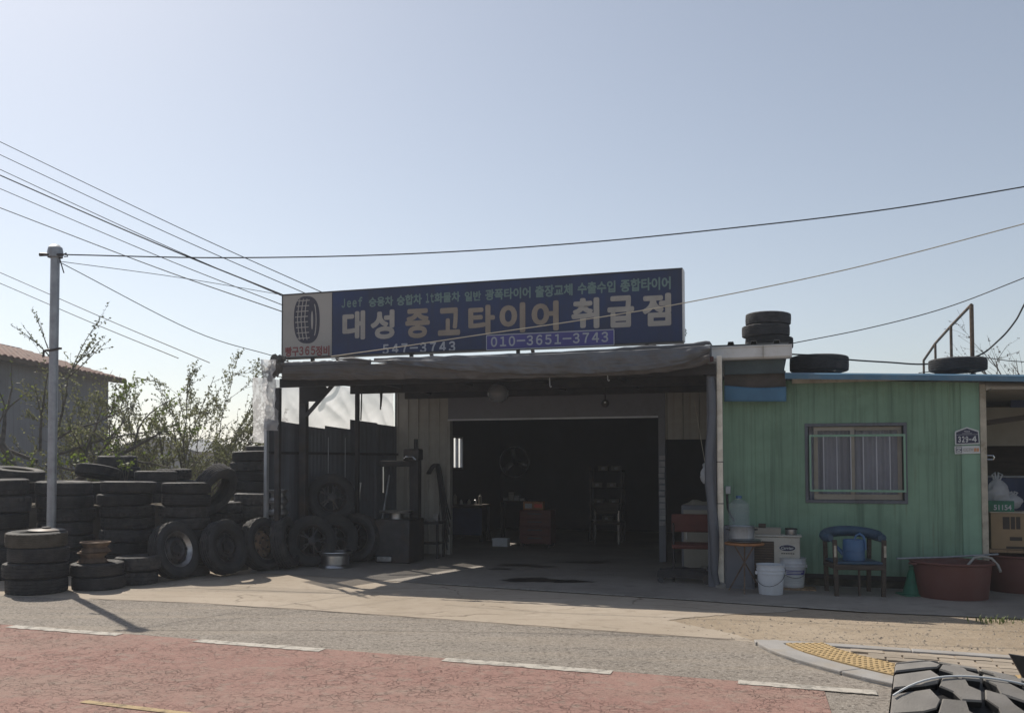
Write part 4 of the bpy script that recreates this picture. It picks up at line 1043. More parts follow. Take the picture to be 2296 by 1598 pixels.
def tyre(key, loc, rot=(0,0,0), label='', group=None, dusty=False, Mx=None, scale=1.0, name='tyre', alt=0.0):
    t, s, Rr, W, rin = TY[key]
    if alt > .62: t = ALT[key][0]
    elif alt > .34: t = ALT[key][1]
    if dusty:
        if key not in DUST: DUST[key] = mod_copy(t, M['rubber_dusty'])
        t = DUST[key]
    o = thing(name, label, 'tyre', loc, 0, group, rot)
    if Mx is not None: o.matrix_world = Mx; o.location = Mx.translation; o.rotation_euler = Mx.to_euler()
    if scale != 1.0: o.scale = (scale, scale, 1)
    link('tread', t, None, o); link('sidewall', s, None, o)
    return o
ORD = ['lowest', 'second', 'third', 'fourth', 'fifth', 'sixth', 'seventh', 'eighth', 'ninth', 'tenth']
def ordn(i, n):
    if i == n - 1: return 'topmost'
    if i == 0: return 'lowest'
    return ORD[i] + ' up'
def stack(desc, key, cx, depth, n, z0=0.0, jit=.02, dusty_top=False, adj='worn black', tilt=0.0, group='stacked used tyres', name='tyre'):
    t, s, Rr, W, rin = TY[key]
    if desc in ('front',): pass
    x = (cx - PX)/FPX*depth; r_ = random.Random(int(cx*7 + depth*31)); top = None
    for i in range(n):
        dx, dy = r_.uniform(-jit, jit)*1.4, r_.uniform(-jit, jit)
        o = tyre(key, (x + dx, depth + dy, z0 + i*W*.985), (r_.uniform(-.022, .022) + tilt, r_.uniform(-.022, .022), r_.uniform(0, 6.28)),
                 ('dusty brown' if dusty_top and i == n-1 else adj) + ' tyre, ' + ordn(i, n) + ' ' + desc, group, dusty_top and i == n-1, scale=1 + r_.uniform(-.055, .03), alt=r_.random())
        top = o
    return (x, depth, z0 + n*W*.985)

def bank(i, j):
    px = -420 + 980*i; Z = 12.25 + 3.2*j; from math import sin
    h = min(1, j*6)*min(1, (1 - j)*4)*min(1, i*8)*min(1, (1 - i)*7)
    return ((px - PX)/FPX*Z, Z, .002 + h*(.80 + .10*NZ.noise(Vector((i*6, j*3, 1)))))
mb = MB(); mb.grid(bank, 60, 24); o = struct('earth_bank', mb, M['soil'], smooth=60)

tA = stack('in the four-tyre stack at the pole foot', 'l33', 88, 10.24, 4, 0, .016, True)
stack('of the pair under the rusty rims', 'm30', 224, 10.56, 2, 0, .01)
stack('of the low pair between rusty rims and standing wheels', 's28', 308, 10.95, 2, 0, .02)
stack('in the tall stack just right of the metal pole', 'm36', 147, 11.92, 7, 0, .02)
stack('in the tall stack left of the leaning wide tyre', 'm34', 287, 11.72, 8, 0, .02)
stack('in the tall stack under the leaning wide tyre', 'm32', 418, 11.85, 8, 0, .02)
stack('in the wide-tyre stack left of the metal pole', 'w36', 0, 11.5, 6, 0, .02)
stack('in the wide-tyre stack farthest from the shop', 'w36', -135, 11.7, 6, 0, .02)
stack('in the stack hidden behind standing wheels', 'm30', 505, 12.75, 6, 0, .02)
tG = stack('in the stack touching the tin fence corner', 'm29', 574, 12.95, 6, 0, .015)
stack('in the leaning pile behind the tin fence corner', 'm30', 566, 13.75, 6, .70, .03, tilt=.05)
stack('in the high pile at the back of the fence', 'm30', 596, 14.7, 6, .80, .03)
stack('in the back row on the bank, left of the biggest gap', 'm30', 222, 12.85, 2, .86, .03)
stack('in the tallest back-row heap on the earth bank', 's28', 266, 13.5, 4, .87, .03)
stack('in the back-row heap under the bushy tree', 'm30', 350, 13.0, 3, .86, .03)
stack('in the small back-row heap beside the bushy tree', 's28', 395, 13.9, 3, .84, .03)
stack('in the back-row heap behind the metal pole', 'm32', 72, 13.1, 2, .86, .03)
stack('in the weedy back-row heap far from the shop', 'm32', -40, 13.2, 2, .86, .04)
def axis_matrix(c, n, W, spin=0.0):
    n = Vector(n).normalized(); a = Vector((0,0,1)) if abs(n.z) < .9 else Vector((1,0,0))
    x = a.cross(n).normalized(); y = n.cross(x)
    Mr = Matrix((( x.x, y.x, n.x), (x.y, y.y, n.y), (x.z, y.z, n.z))).to_4x4() @ Matrix.Rotation(spin, 4, 'Z')
    return Matrix.Translation(Vector(c) - n*W/2) @ Mr
# tilted single tyres on the heaps
tyre('m30', Mx=axis_matrix(D(220, 1058, 12.75), (.10, .18, 1), .15), loc=(0,0,0), label='tyre lying slanted on the back row right of the metal pole', group='stacked used tyres')
tyre('r35', Mx=axis_matrix(D(480, 1096, 12.1), (.80, -.38, -.46), .20, .4), loc=(0,0,0), label='wide tyre with clear tread leaning on edge on top of the stacks')
tyre('m34', Mx=axis_matrix(D(40, 1062, 12.5), (.12, -.05, 1), .15), loc=(0,0,0), label='flat tyre tipped across the top of the wide-tyre stack', group='stacked used tyres')

# ------------------------------------------------------------------ rims
def steel_rim_mesh(r, W, dish=.03):
    mb = MB(); h = W/2
    prof = [(r + .012, h), (r + .014, h - .008), (r, h - .012), (r - .006, h - .03), (r - .028, h - .05), (r - .030, -h + .05), (r - .006, -h + .03), (r, -h + .012), (r + .014, -h + .008), (r + .012, -h), (r + .002, -h), (r - .012, -h + .02), (r - .036, -h + .05), (r - .038, h - .05), (r - .012, h - .02), (r + .002, h), (r + .012, h)]
    mb.lathe(prof, 40); return mb.mesh('rim', 40)
def rim_disc_mesh(r, holes=8):
    mb = MB(); mb.lathe([(r - .034, -.02), (r - .05, .0), (r*.62, .022), (r*.52, .03), (r*.40, .012), (r*.30, .01), (r*.27, .03), (r*.18, .032), (.0, .032)], 40); return mb.mesh('disc', 40)
def rim_holes_mesh(r, n=8):
    mb = MB()
    for k in range(1):
        a = 0; M_ = Matrix.Rotation(a, 4, 'Z') @ Matrix.Translation((r*.72, 0, .018)) @ Matrix.Rotation(-.35, 4, 'Y') @ Matrix.Diagonal((.7, 1.1, 1, 1))
        mb.lathe([(r*.085, .0), (r*.085, .006), (0, .006)], 12, M_)
    return mb.mesh('vent_hole', 40)
def nuts_mesh(r, n=5):
    mb = MB()
    for k in range(n):
        a = 2*math.pi*k/n; mb.lathe([(.012, .0), (.012, .02), (0, .022)], 6, Matrix.Translation((r*.35*math.cos(a), r*.35*math.sin(a), .011)))
    return mb.mesh('lug_nut', 20)
def add_rim(o, r, W, m, m2=None):
    rm = link('rim', steel_rim_mesh(r - .002, W*.80), m, o, (0, 0, W/2))
    link('disc', rim_disc_mesh(r), m2 or m, rm, (0, 0, W*.12)); hm = rim_holes_mesh(r); hm.materials.append(M['black_metal'])
    for k in range(8): link('vent_hole', hm, None, rm, (0, 0, W*.12), (0, 0, math.pi*k/4))
    tag(link('lug_nut', nuts_mesh(r), M['steel_dark'], rm, (0, 0, W*.12)), kind='stuff')
    return rm
def standing(key, px, py_base, n, label, rimm=None, rim2=None, group=None, name='wheel', scale=1.0, spin=0.0):
    t, s, Rr, W, rin = TY[key]; n = Vector(n).normalized(); b = G(px, py_base)
    hz = math.sqrt(max(0, 1 - n.z*n.z)); c = Vector((b.x, b.y, Rr*hz + W/2*abs(n.z)*.86))
    o = tyre(key, loc=(0,0,0), Mx=axis_matrix(c, n, W, spin), label=label, group=group, name=name)
    o['category'] = 'wheel' if rimm else 'tyre'
    if rimm: add_rim(o, rin, W, rimm, rim2)
    return o
standing('k35', 390, 1299, (.84, -.50, .22), 'standing wheel with dull steel rim leaning on the stacks, nearest the rusty rims', M['steel'], M['steel_dark'])
standing('k35', 502, 1290, (.84, -.50, .2), 'standing wheel with deep black rim between two others by the stacks', M['black_metal'])
standing('k35', 586, 1280, (.84, -.50, .20), 'standing wheel with rust-stained pale steel rim near the fence', M['alloy'], M['rust_steel'], spin=.5)
standing('k35', 640, 1276, (.97, -.16, .20), 'standing tyre showing dusty tread beside the canopy post', None, name='tyre')
# loose rusty rims on the low pair
b = (224 - PX)/FPX*10.56
for k in range(2):
    o = thing('bare_wheel', ('lower' if k == 0 else 'upper') + ' rusty steel rim on the low pair of tyres', 'wheel', (b - .05 + .03*k, 10.52, .297 + k*.118), .5*k, 'rusty rims')
    link('barrel', steel_rim_mesh(.155, .11), M['rust_steel'], o, (0, 0, .055)); link('disc', rim_disc_mesh(.155), M['rust_steel'], o, (0, 0, .07))
# hubcap plate on the pole-foot stack
o = thing('hub_cover', 'thin scratched metal hub cover lying on the pole-foot tyre stack', 'hub cover', (tA[0] + .07, tA[1] + .05, tA[2] + .006), .3)
MB().lathe([(.0, .026), (.05, .026), (.07, .020), (.185, .014), (.20, .006), (.20, .0), (.06, .0), (.0, .0)], 40).build('plate', M['steel_dark'], o)
MB().lathe([(.05, .0262), (.05, .040), (.0, .043)], 24).build('cap', M['steel_dark'], o)
# bright rims by the fence
for k in range(3):
    p = D(613, 1160 - 27*k, 12.45); o = thing('bare_wheel', ORD[k].replace('second', 'middle').replace('third', 'topmost') + ' bright steel rim in the pile at the fence end', 'wheel', (p.x + .06, p.y + .02, .60 + k*.155), .4*k, 'bright rims')
    link('barrel', steel_rim_mesh(.125, .15), M['steel'], o, (0, 0, .075)); link('disc', rim_disc_mesh(.125), M['steel'], o, (0, 0, .09))
p = D(613, 1160, 12.45)
o = thing('bare_wheel', 'dark steel rims piled under the bright ones at the fence end', 'wheel', (p.x + .06, p.y + .02, 0), 0)
for k in range(4): link('barrel', steel_rim_mesh(.125, .145), M['steel_dark'], o, (0, 0, .075 + k*.15))

# tyres on the roofs
def roof_stack(px, pyb, depth, key, n, z0, desc, dx=0):
    W = TY[key][3]; p = D(px, pyb, depth)
    for i in range(n): tyre(key, (p.x + dx*rnd.uniform(-1, 1), p.y, z0 + i*W*.985), (0, 0, rnd.uniform(0, 6)), 'weathered tyre, ' + ordn(i, n) + ' ' + desc, 'roof tyres')
zs = STUB_Z
pst = D(1722, 770, 11.5)
for i, dx in enumerate((.03, -.01, .02)):
    lab = ('lowest', 'middle', 'topmost')[i] + ' tyre of the three-tyre stack on the stub roof by the signboard'
    tyre('r29', (pst.x + dx, pst.y + .05, zs + i*.150), (.02*(i-1), .015*(1-i), i*1.1), lab, 'roof tyres', scale=1 - .05*(i == 2))
zc_r = roofz(V(1836, 830, VC)[0]) + .155
p = D(1836, 815, 11.55); tyre('r35', (p.x, p.y, zc_r), (0, .015, .3), 'big tyre lying flat on the container roof beside the stub roof', 'roof tyres', scale=1.0)
zc_r2 = roofz(V(2146, 830, VC)[0]) + .15
p = D(2147, 815, 10.85); tyre('r29', (p.x, p.y, zc_r2), (0, .01, .9), 'tyre lying flat on the container roof at the pipe frame', 'roof tyres', scale=1.08)

# ------------------------------------------------------------------ mud-terrain tyre in the foreground
mt_R, mt_W = .46, .345
top = G(2160, 1510, .92)
mc = Vector((top.x + .01, top.y + .06, mt_R))
mt = thing('mud_tyre', 'big new off-road tyre with chunky tread blocks standing at the road edge', 'tyre')
ax = Vector((.88, -.44, -.12)).normalized(); Mx = axis_matrix(mc, ax, mt_W); mt.location = Mx.translation; mt.rotation_euler = Mx.to_euler()
hw = mt_W/2; Rb = mt_R - .016
half = [(Rb - .002, 0), (Rb - .004, .30*mt_W), (Rb - .012, .43*mt_W), (Rb - .04, .48*mt_W), (Rb - .09, .50*mt_W), (.30, .47*mt_W), (.24, .43*mt_W), (.215, .38*mt_W), (.222, .34*mt_W), (.28, .40*mt_W), (Rb - .06, .36*mt_W), (Rb - .03, 0)]
prof = [(r, z + hw) for r, z in half] + [(r, -z + hw) for r, z in reversed(half[:-1])]
MB().lathe(list(reversed(prof)), 96).build('carcass', M['rubber_new'], mt)
NB = 29; pt = 2*math.pi*mt_R/NB; a = hw
def curved_block(poly):
    poly = [(s*1.10 + .42*pt*abs(q)/hw, q) for s, q in poly]
    "poly in (arc length s, across a) metres -> block wrapped on the tread"
    mb = MB(); def_r0 = Rb - .012
    n = len(poly); c = (sum(p[0] for p in poly)/n, sum(p[1] for p in poly)/n)
    def w(s, a, r):
        r -= .022*(abs(a)/hw)**4; t = s/mt_R; return (r*math.cos(t), r*math.sin(t), a + hw)
    bot = [w(s, a, def_r0) for s, a in poly]; mid = [w(s, a, mt_R - .004) for s, a in poly]
    tp_ = [w(c[0] + (s-c[0])*.93, c[1] + (a-c[1])*.95, mt_R) for s, a in poly]
    mb.add(bot + mid + tp_ + [w(c[0], c[1], mt_R)], [(i, (i+1) % n, n + (i+1) % n, n + i) for i in range(n)] + [(n+i, n+(i+1) % n, 2*n+(i+1) % n, 2*n+i) for i in range(n)] + [(2*n+i, 2*n+(i+1) % n, 3*n) for i in range(n)])
    me = mb.mesh('tread_block', 20); me.materials.append(M['rubber_grey']); me.materials.append(M['rubber_new'])
    for i_, p_ in enumerate(me.polygons): p_.material_index = 1 if i_ < n else 0  # top and chamfer faces pale grey, flank faces near-black
    bm = bmesh.new(); bm.from_mesh(me); bmesh.ops.recalc_face_normals(bm, faces=bm.faces); bm.to_mesh(me); bm.free(); return me
sho = [(-.36, -1.03), (.30, -1.03), (.36, -.66), (.26, -.52), (-.02, -.48), (-.40, -.60)]
sho2 = [(-.22, -1.02), (.18, -1.02), (.34, -.66), (.30, -.54), (.0, -.50), (-.22, -.66)]
cen = [(-.42, -.46), (.04, -.50), (.24, -.34), (.52, -.24), (.50, -.02), (.12, -.02), (-.06, -.16), (-.40, -.20)]
blocks = []
for P_, off in ((sho, 0), (cen, .35)): blocks.append([((s + off)*pt, q*a) for s, q in P_])
for P_, off in ((sho, .5), (cen, .85)): blocks.append([((-s + off)*pt, -q*a) for s, q in P_])
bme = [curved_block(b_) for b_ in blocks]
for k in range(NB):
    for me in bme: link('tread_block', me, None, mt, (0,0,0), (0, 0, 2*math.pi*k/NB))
# band of packing film still lying across the tread
dl = mt.rotation_euler.to_matrix().inverted() @ Vector((-.18, -.36, .91)); ta = math.atan2(dl.y, dl.x); ul_ = mt.rotation_euler.to_matrix().inverted() @ Vector((0, 0, 1)); tU = math.atan2(ul_.y, ul_.x); tU += 2*math.pi*round((ta - tU)/(2*math.pi)); rs_ = []
for k in range(25):
    f = -1 + 2*k/24; t = ta + (tU - ta)*.75*(1 - ((f - .4)/1.4)**2); rr = mt_R + .004 - .022*abs(f)**4; rs_.append((rr*math.cos(t), rr*math.sin(t), hw + f*hw*1.02))
MB().tube(rs_, .0024, 6).build('film_band', M['plate_white'], mt)
# rubber flap behind it
fd = 2.75
fpts = [(2264, 1466), (2340, 1478), (2420, 1560), (2440, 2080), (2330, 2080), (2322, 1600), (2292, 1515)]
q = [D(x, y, fd) for x, y in fpts]; mb = MB(); n = len(q)
mb.add([tuple(p) for p in q] + [tuple(p + Vector((.004, .014, 0))) for p in q], [tuple(range(n)), tuple(reversed(range(n, 2*n)))] + [(i, n+i, n+(i+1) % n, (i+1) % n) for i in range(n)])
o = mb.build('rubber_flap', M['rubber_new'], recalc=True, smooth=0); tag(o, 'black rubber flap standing beside the big off-road tyre', 'rubber flap')
# ================================================================== THINGS IN AND AROUND THE SHOP
# ---- metal pole with cap, clamp and hook
pb = Vector(((117.5 - PX)/FPX*10.8, 10.8, 0)); ptop = D(118, 572, 10.8).z
pole = thing('metal_pole', 'grey round metal pole with domed cap standing behind the front tyre stack', 'pole', pb)
MB().lathe([(.052, 0), (.052, ptop)], 24, cap0=True, cap1=True).build('shaft', M['galv'], pole)
MB().lathe([(.056, ptop - .03), (.086, ptop - .028), (.090, ptop + .03), (.080, ptop + .085), (.045, ptop + .118), (.0, ptop + .128)], 24, cap0=True).build('cap', M['galv'], pole)
mb = MB(); mb.tube([(-.16, -.05, ptop - .005), (-.05, -.06, ptop - .008), (.12, -.06, ptop - .008)], [.022, .016, .016], 8); mb.tube([(.12, -.06, ptop - .008), (.15, -.06, ptop + .01), (.17, -.06, ptop - .03), (.13, -.06, ptop - .03)], .008, 6)
mb.build('clamp', M['steel_dark'], pole)
MB().tube([(.055, -.02, ptop - .02), (.09, -.04, ptop - .12), (.125, -.05, ptop - .22)], .007, 6).build('loose_wire', M['cable'], pole)
zh = D(118, 786, 10.8).z
MB().tube([(-.10, -.05, zh - .08), (-.095, -.05, zh - .01), (-.06, -.05, zh), (.0, -.055, zh), (.09, -.05, zh + .02), (.11, -.05, zh + .02)], .014, 8).build('hook', M['steel_dark'], pole)

# ---- white downpipe post at the right of the canopy
dp = G(1617, 1318)
dpt = D(1612, 797, dp.y - .02)
o = thing('downpipe', 'cream square downpipe between the canopy and the green container', 'downpipe', (dp.x, dp.y, 0), -AL)
mb = MB(); tv = dpt - Vector((dp.x, dp.y, 0)); du = tv.x*CA - tv.y*SA
mb.add([(s*.034, t*.034, .05) for s, t in ((-1,-1),(1,-1),(1,1),(-1,1))] + [(du + s*.030, t*.030, dpt.z) for s, t in ((-1,-1),(1,-1),(1,1),(-1,1))], [(3,2,1,0),(4,5,6,7),(0,1,5,4),(1,2,6,5),(2,3,7,6),(3,0,4,7)])
mb.build('pipe', M['white_pipe'], o, bevel=.010)
MB().lathe([(.065, 0), (.06, .05), (.035, .075), (0, .08)], 9).build('foot_stone', M['kerb'], o)
for z in (.95, 1.42): MB().box(-.038 + du*z/2.5, .038 + du*z/2.5, -.037, .037, z, z + .008).build('strap', M['steel_dark'], o)

# ---- grey curtain roll and hanging bag beside it
o = root_uv('rolled_curtain', 'grey rolled curtain tied along the right canopy post', 'curtain'); u0 = V(1594, 1050, VP - .02)[0]
pts = [(u0 + .02*math.sin(k*.9) + (.0 if k < 8 else .012*(k-8)), VP - .02, 2.38 - k*.2) for k in range(12)]; pts.append((u0 + .06, VP - .02, .05))
MB().tube(pts, [.04, .05, .045, .05, .055, .05, .055, .05, .06, .055, .05, .04, .03], 10).build('cloth_roll', M['tin_dark'], o, smooth=70)
def bag(name, c, w, h, label, m, seed, spread=1.0):
    r_ = random.Random(seed); mb = MB()
    def fn(i, j):
        a = i*2*math.pi; k = math.sin(math.pi*(.08 + .9*j))**.7; rr = w/2*k*(1 + .22*NZ.noise(Vector((math.cos(a)*2, math.sin(a)*2 + seed, j*5))) + .10*NZ.noise(Vector((math.cos(a)*6, math.sin(a)*6, j*12 + seed))))
        return (c[0] + rr*math.cos(a), c[1] + rr*math.sin(a)*.7, c[2] + h*j)
    mb.grid(fn, 30, 20)
    o = mb.build(name, m, smooth=35); tag(o, label, 'bag'); 
    mb2 = MB()
    for s in (-1, 1):
        mb2.tube([(c[0] + s*w*.12, c[1], c[2] + h*.93), (c[0] + s*w*.22, c[1] - .01, c[2] + h*1.12), (c[0] + s*w*.08, c[1], c[2] + h*1.2), (c[0] + s*w*.04, c[1], c[2] + h*.95)], .010, 6)
    mb2.build('handle', m, o); return o
p = D(1581, 1084, 10.9); bag('plastic_bag', (p.x, p.y, p.z), .11, .20, 'small white plastic bag hanging on the right canopy post', M['bag'], 2)
mb = MB(); a = D(1557, 900, 11.6); b = D(1582, 1044, 10.9); mb.tube([a, a.lerp(b, .5), b], .003, 5); tag(mb.build('cord', M['cable_pale']), 'thin cord holding the small white plastic bag', 'cord')

# ---- lamps under the canopy
o = thing('round_lamp', 'large round glass floodlight hanging under the canopy', 'lamp', D(1117, 881, 12.6))
R_ = .15
MB().lathe([(R_*math.sin(t), -R_*.92*math.cos(t)) for t in [math.pi*k/14 for k in range(15)]], 28).build('globe', M['lamp_glass'], o)
MB().box(-.035, .035, -.05, .02, -.06, .06).build('lamp_core', M['cable_pale'], o, bevel=.008)
MB().tube([(0, 0, R_*.9), (0, 0, .20)], .012, 8).build('stem', M['black_metal'], o)
o = thing('security_lamp', 'small dark dome lamp hanging under the canopy near the garage lintel', 'lamp', D(1357, 904, 13.2))
MB().lathe([(.058*math.sin(t), -.058*math.cos(t)) for t in [math.pi*k/10 for k in range(11)]], 20).build('dome', M['steel_dark'], o)
MB().tube([(0, 0, .055), (0, 0, .30)], .008, 6).build('stem', M['black_metal'], o)
MB().box(-.025, .0, -.064, -.05, .0, .02).build('lens', M['alloy'], o)

# ---- tyre changer
def at_g(px, py): return G(px, py)
b = at_g(885, 1262)
o = thing('tyre_changer', 'dark tyre-changing machine with column and swing arm against the beige wall', 'machine', (b.x, b.y, 0), -AL)
MB().box(-.26, .26, -.1, .5, .009, .62).build('cabinet', M['steel_dark'], o, bevel=.015)
MB().lathe([(.10, .62), (.10, .70), (.24, .71), (.25, .735), (.0, .74)], 24, Matrix.Translation((-.02, .1, 0))).build('turntable', M['steel'], o)
MB().box(.10, .24, .30, .44, .62, 1.62).build('column', M['black_metal'], o, bevel=.01)
MB().box(-.36, .22, .30, .40, 1.36, 1.45).build('swing_arm', M['black_metal'], o, bevel=.01)
MB().tube([(-.32, .34, 1.36), (-.32, .34, .98)], .022, 10).build('tool_rod', M['chrome'], o)
MB().box(.02, .26, .26, .46, 1.45, 1.62).build('head_box', M['steel_dark'], o, bevel=.02)
MB().tube([(.19, .34, 1.62), (.19, .34, 1.76)], .03, 10).build('cylinder', M['black_metal'], o)
MB().tube([(.05, .20, 1.46), (.10, .18, 1.50), (.2, .18, 1.50), (.24, .20, 1.46)], .014, 8).build('handle', M['chrome'], o)
MB().box(-.22, .0, -.14, -.101, .03, .10).build('pedal', M['steel'], o, bevel=.01)
# ---- trolley jacks
def jack(px, py, turn, label, hlen, m, lean, rot_z=None):
    b = G(px, py); o = thing('trolley_jack', label, 'jack', (b.x, b.y, .009), -AL + turn, 'trolley jacks')
    mb = MB()
    for s in (-1, 1): mb.add([(-.30, s*.12 - .012, .06), (.28, s*.12 - .012, .06), (.28, s*.12 - .012, .12), (-.02, s*.12 - .012, .17), (-.30, s*.12 - .012, .14), (-.30, s*.12 + .012, .06), (.28, s*.12 + .012, .06), (.28, s*.12 + .012, .12), (-.02, s*.12 + .012, .17), (-.30, s*.12 + .012, .14)],
            [(0,1,2,3,4), (9,8,7,6,5), (0,5,6,1), (1,6,7,2), (2,7,8,3), (3,8,9,4), (4,9,5,0)])
    mb.build('side_plate', m, o, recalc=True)
    MB().bar((-.12, 0, .13), (.24, 0, .15), .07, .05).build('lift_arm', m, o); MB().lathe([(.05, .0), (.055, .02), (.0, .022)], 14, Matrix.Translation((.24, 0, .17))).build('saddle', M['steel'], o)
    for x, r in ((-.26, .035), (.27, .055)):
        for s in (-1, 1): MB().lathe([(r*.3, -.018), (r, -.016), (r, .016), (r*.3, .018)], 14, Matrix.Translation((x, s*.15, r)) @ Matrix.Rotation(R(90), 4, 'X'), cap0=True, cap1=True).build('wheel', M['steel_dark'], o)
    if hlen: MB().tube([(-.28, 0, .12), (-.28 + lean[0], lean[1], .12 + hlen)], .016, 8).build('handle', M['steel'], o)
    return o
jack(835, 1256, .35, 'trolley jack with a long upright steel handle before the tyre machine', 1.0, M['steel_dark'], (.10, .05))
jack(888, 1252, .55, 'trolley jack with slanting steel handle beside the tyre machine', 1.10, M['steel_dark'], (.22, .25))
jack(1535, 1306, 0, 'low trolley jack without handle under the red chair', 0, M['black_metal'], (0, 0))
# ---- hoses on the beige wall, work stand
o = root_uv('air_hose', 'looped black air hoses hanging on the beige wall by the garage door', 'hose')
for k in range(5):
    pts = []
    for t in range(17):
        f = t/16; px = 956 + 46*f + k*2; py = 1062 - 22*math.sin(math.pi*min(1, f*1.3)) + (f > .45)*(f - .45)*310*(1 - .1*k); u, z = V(px, min(py, 1236), VW - .10 - .012*k); pts.append((u, VW - .08 - .014*k, z))
    MB().tube(pts, .012, 8).build('hose', M['hose_black'], o, smooth=60)
b = G(962, 1250)
o = thing('work_stand', 'small dark work stand with tools left of the garage door', 'stand', (b.x, b.y, .009), -AL)
MB().box(-.22, .2, -.16, .16, .50, .54).build('top', M['steel_dark'], o, bevel=.006)
for x, y in ((-.2,-.14), (.18,-.14), (-.2,.14), (.18,.14)): MB().box(x - .015, x + .015, y - .015, y + .015, 0, .50).build('leg', M['black_metal'], o)
MB().box(-.2, .18, -.14, .14, .2, .22).build('shelf', M['black_metal'], o)
for k, (x, y, w, h) in enumerate(((-.12, -.08, .12, .05), (.05, -.06, .10, .035), (.10, .05, .08, .10))):
    q = o.location; c = Matrix.Rotation(-AL, 4, 'Z') @ Vector((x, y, .54)); t = thing('tool_tray', ('wide steel tray', 'narrow steel tray', 'upright steel tin')[k] + ' on the small dark work stand', 'tray', (q.x + c.x, q.y + c.y, .549), -AL)
    mb = MB(); mb.box(-w/2, w/2, -.04, .04, 0, .005); mb.box(-w/2, w/2, -.04, -.035, .005, h); mb.box(-w/2, w/2, .035, .04, .005, h); mb.box(-w/2, -w/2 + .005, -.035, .035, .005, h); mb.box(w/2 - .005, w/2, -.035, .035, .005, h); mb.build('tray', M['steel'], t)

# ---- alloy wheel, standing wheels and rim under the canopy
def alloy_mesh(r):
    mb = MB()
    for k in range(5):
        for s in (-1, 1):
            a = 2*math.pi*k/5; da = s*.16
            p0 = (.045*math.cos(a), .045*math.sin(a), .02); p1 = ((r - .02)*math.cos(a + da), (r - .02)*math.sin(a + da), .0)
            mb.bar(p0, p1, .015, .016)
    mb.lathe([(.06, .0), (.055, .03), (.03, .036), (0, .036)], 24); return mb.mesh('spoke', 30)
def wheel_alloy(key, px, py_c, depth, n, label, z=None, spokes=M['alloy']):
    t, s, Rr, W, rin = TY[key]; c = D(px, py_c, depth)
    if z is not None: c.z = z
    o = tyre(key, loc=(0,0,0), Mx=axis_matrix(c, n, W), label=label, name='wheel'); o['category'] = 'wheel'
    rm = link('rim', steel_rim_mesh(rin - .002, W*.8), M['steel_dark'], o, (0, 0, W/2)); link('spoke', alloy_mesh(rin - .01), spokes, rm, (0, 0, W*.30)); return o
wheel_alloy('r35', 748, 1195, 13.0, (.22, -.95, .18), 'large black wheel standing on the ground under the canopy', .352, M['black_metal'])
wheel_alloy('k35', 742, 1120, 13.12, (.30, -.93, .20), 'wheel with thin star-shaped spokes resting above the large black wheel', .92, M['steel_dark'])
wheel_alloy('k35', 697, 1190, 12.72, (.35, -.9, .15), 'black wheel half hidden behind the large one under the canopy', .352, M['steel_dark'])
wheel_alloy('k35', 802, 1205, 13.3, (-.45, -.88, .12), 'black wheel leaning at the right side of the large black wheel', .352, M['steel_dark'])
o = thing('tyre_support', 'upright dark tyre holding up the star-spoked wheel', 'tyre'); 
t, s, Rr, W, rin = TY['k35']; Mx = axis_matrix((D(742, 1200, 13.32).x, 13.32, .35), (.25, -.97, .12), W); o.location = Mx.translation; o.rotation_euler = Mx.to_euler(); link('tread', t, None, o); link('sidewall', s, None, o)
b = D(751, 1262, 12.6); o = thing('bare_wheel', 'bare silver alloy rim standing flat on the ground under the canopy', 'wheel', (b.x, b.y, .009), .2)
link('barrel', steel_rim_mesh(.222, .215), M['alloy'], o, (0, 0, .1075)); link('disc', rim_disc_mesh(.222), M['alloy'], o, (0, 0, .10))
b = G(706, 1267); o = thing('tape_roll', 'small white roll lying beside the bare silver rim', 'roll', (b.x, b.y, .035), 0, rot=(R(90), 0, .3))
MB().lathe([(.012, -.02), (.028, -.02), (.028, .02), (.012, .02), (.012, -.02)], 18).build('roll', M['plastic_white'], o)
b = G(672, 1256); o = thing('oil_drum', 'dark ribbed steel drum behind the standing tyres under the canopy', 'drum', (b.x, b.y + .25, .009))
MB().lathe([(.0, .0), (.19, .0), (.20, .01), (.20, .20), (.208, .215), (.20, .23), (.20, .42), (.208, .435), (.20, .45), (.20, .64), (.205, .65), (.19, .652), (.185, .63), (.0, .63)], 32).build('barrel', M['steel_dark'], o)
MB().lathe([(.02, .631), (.02, .65), (0, .652)], 10, Matrix.Translation((.09, -.05, 0))).build('bung', M['steel'], o)

# ---- interior of the garage
def ints(name, label, cat, px, py, depth_v, z=None, group=None):
    d = ray(px, py); t = depth_v/(d.x*SA + d.y*CA); p = EYE + d*t
    return thing(name, label, cat, (p.x, p.y, .009 if z is None else p.z), -AL, group)
o = ints('tool_cabinet', 'dull red steel tool cabinet inside the dark garage', 'cabinet', 1206, 1240, 15.4)
MB().box(-.27, .27, -.2, .2, .06, .62).build('body', M['red_paint'], o, bevel=.01)
for k in range(4): MB().box(-.25, .25, -.215, -.201, .08 + k*.135, .20 + k*.135).build('drawer', M['red_paint'], o, bevel=.004)
for k in range(4): MB().box(-.12, .12, -.23, -.216, .15 + k*.135, .165 + k*.135).build('handle', M['steel_dark'], o)
for x in (-.22, .22):
    for y in (-.16, .16): MB().lathe([(.028, -.012), (.03, 0), (.028, .012)], 12, Matrix.Translation((x, y, .03)) @ Matrix.Rotation(R(90), 4, 'X'), cap0=True, cap1=True).build('castor', M['black_metal'], o)
c = o.location; t = thing('parts_box', 'red and white printed carton on the red tool cabinet', 'box', (c.x - .06, c.y, .629), -AL + .1)
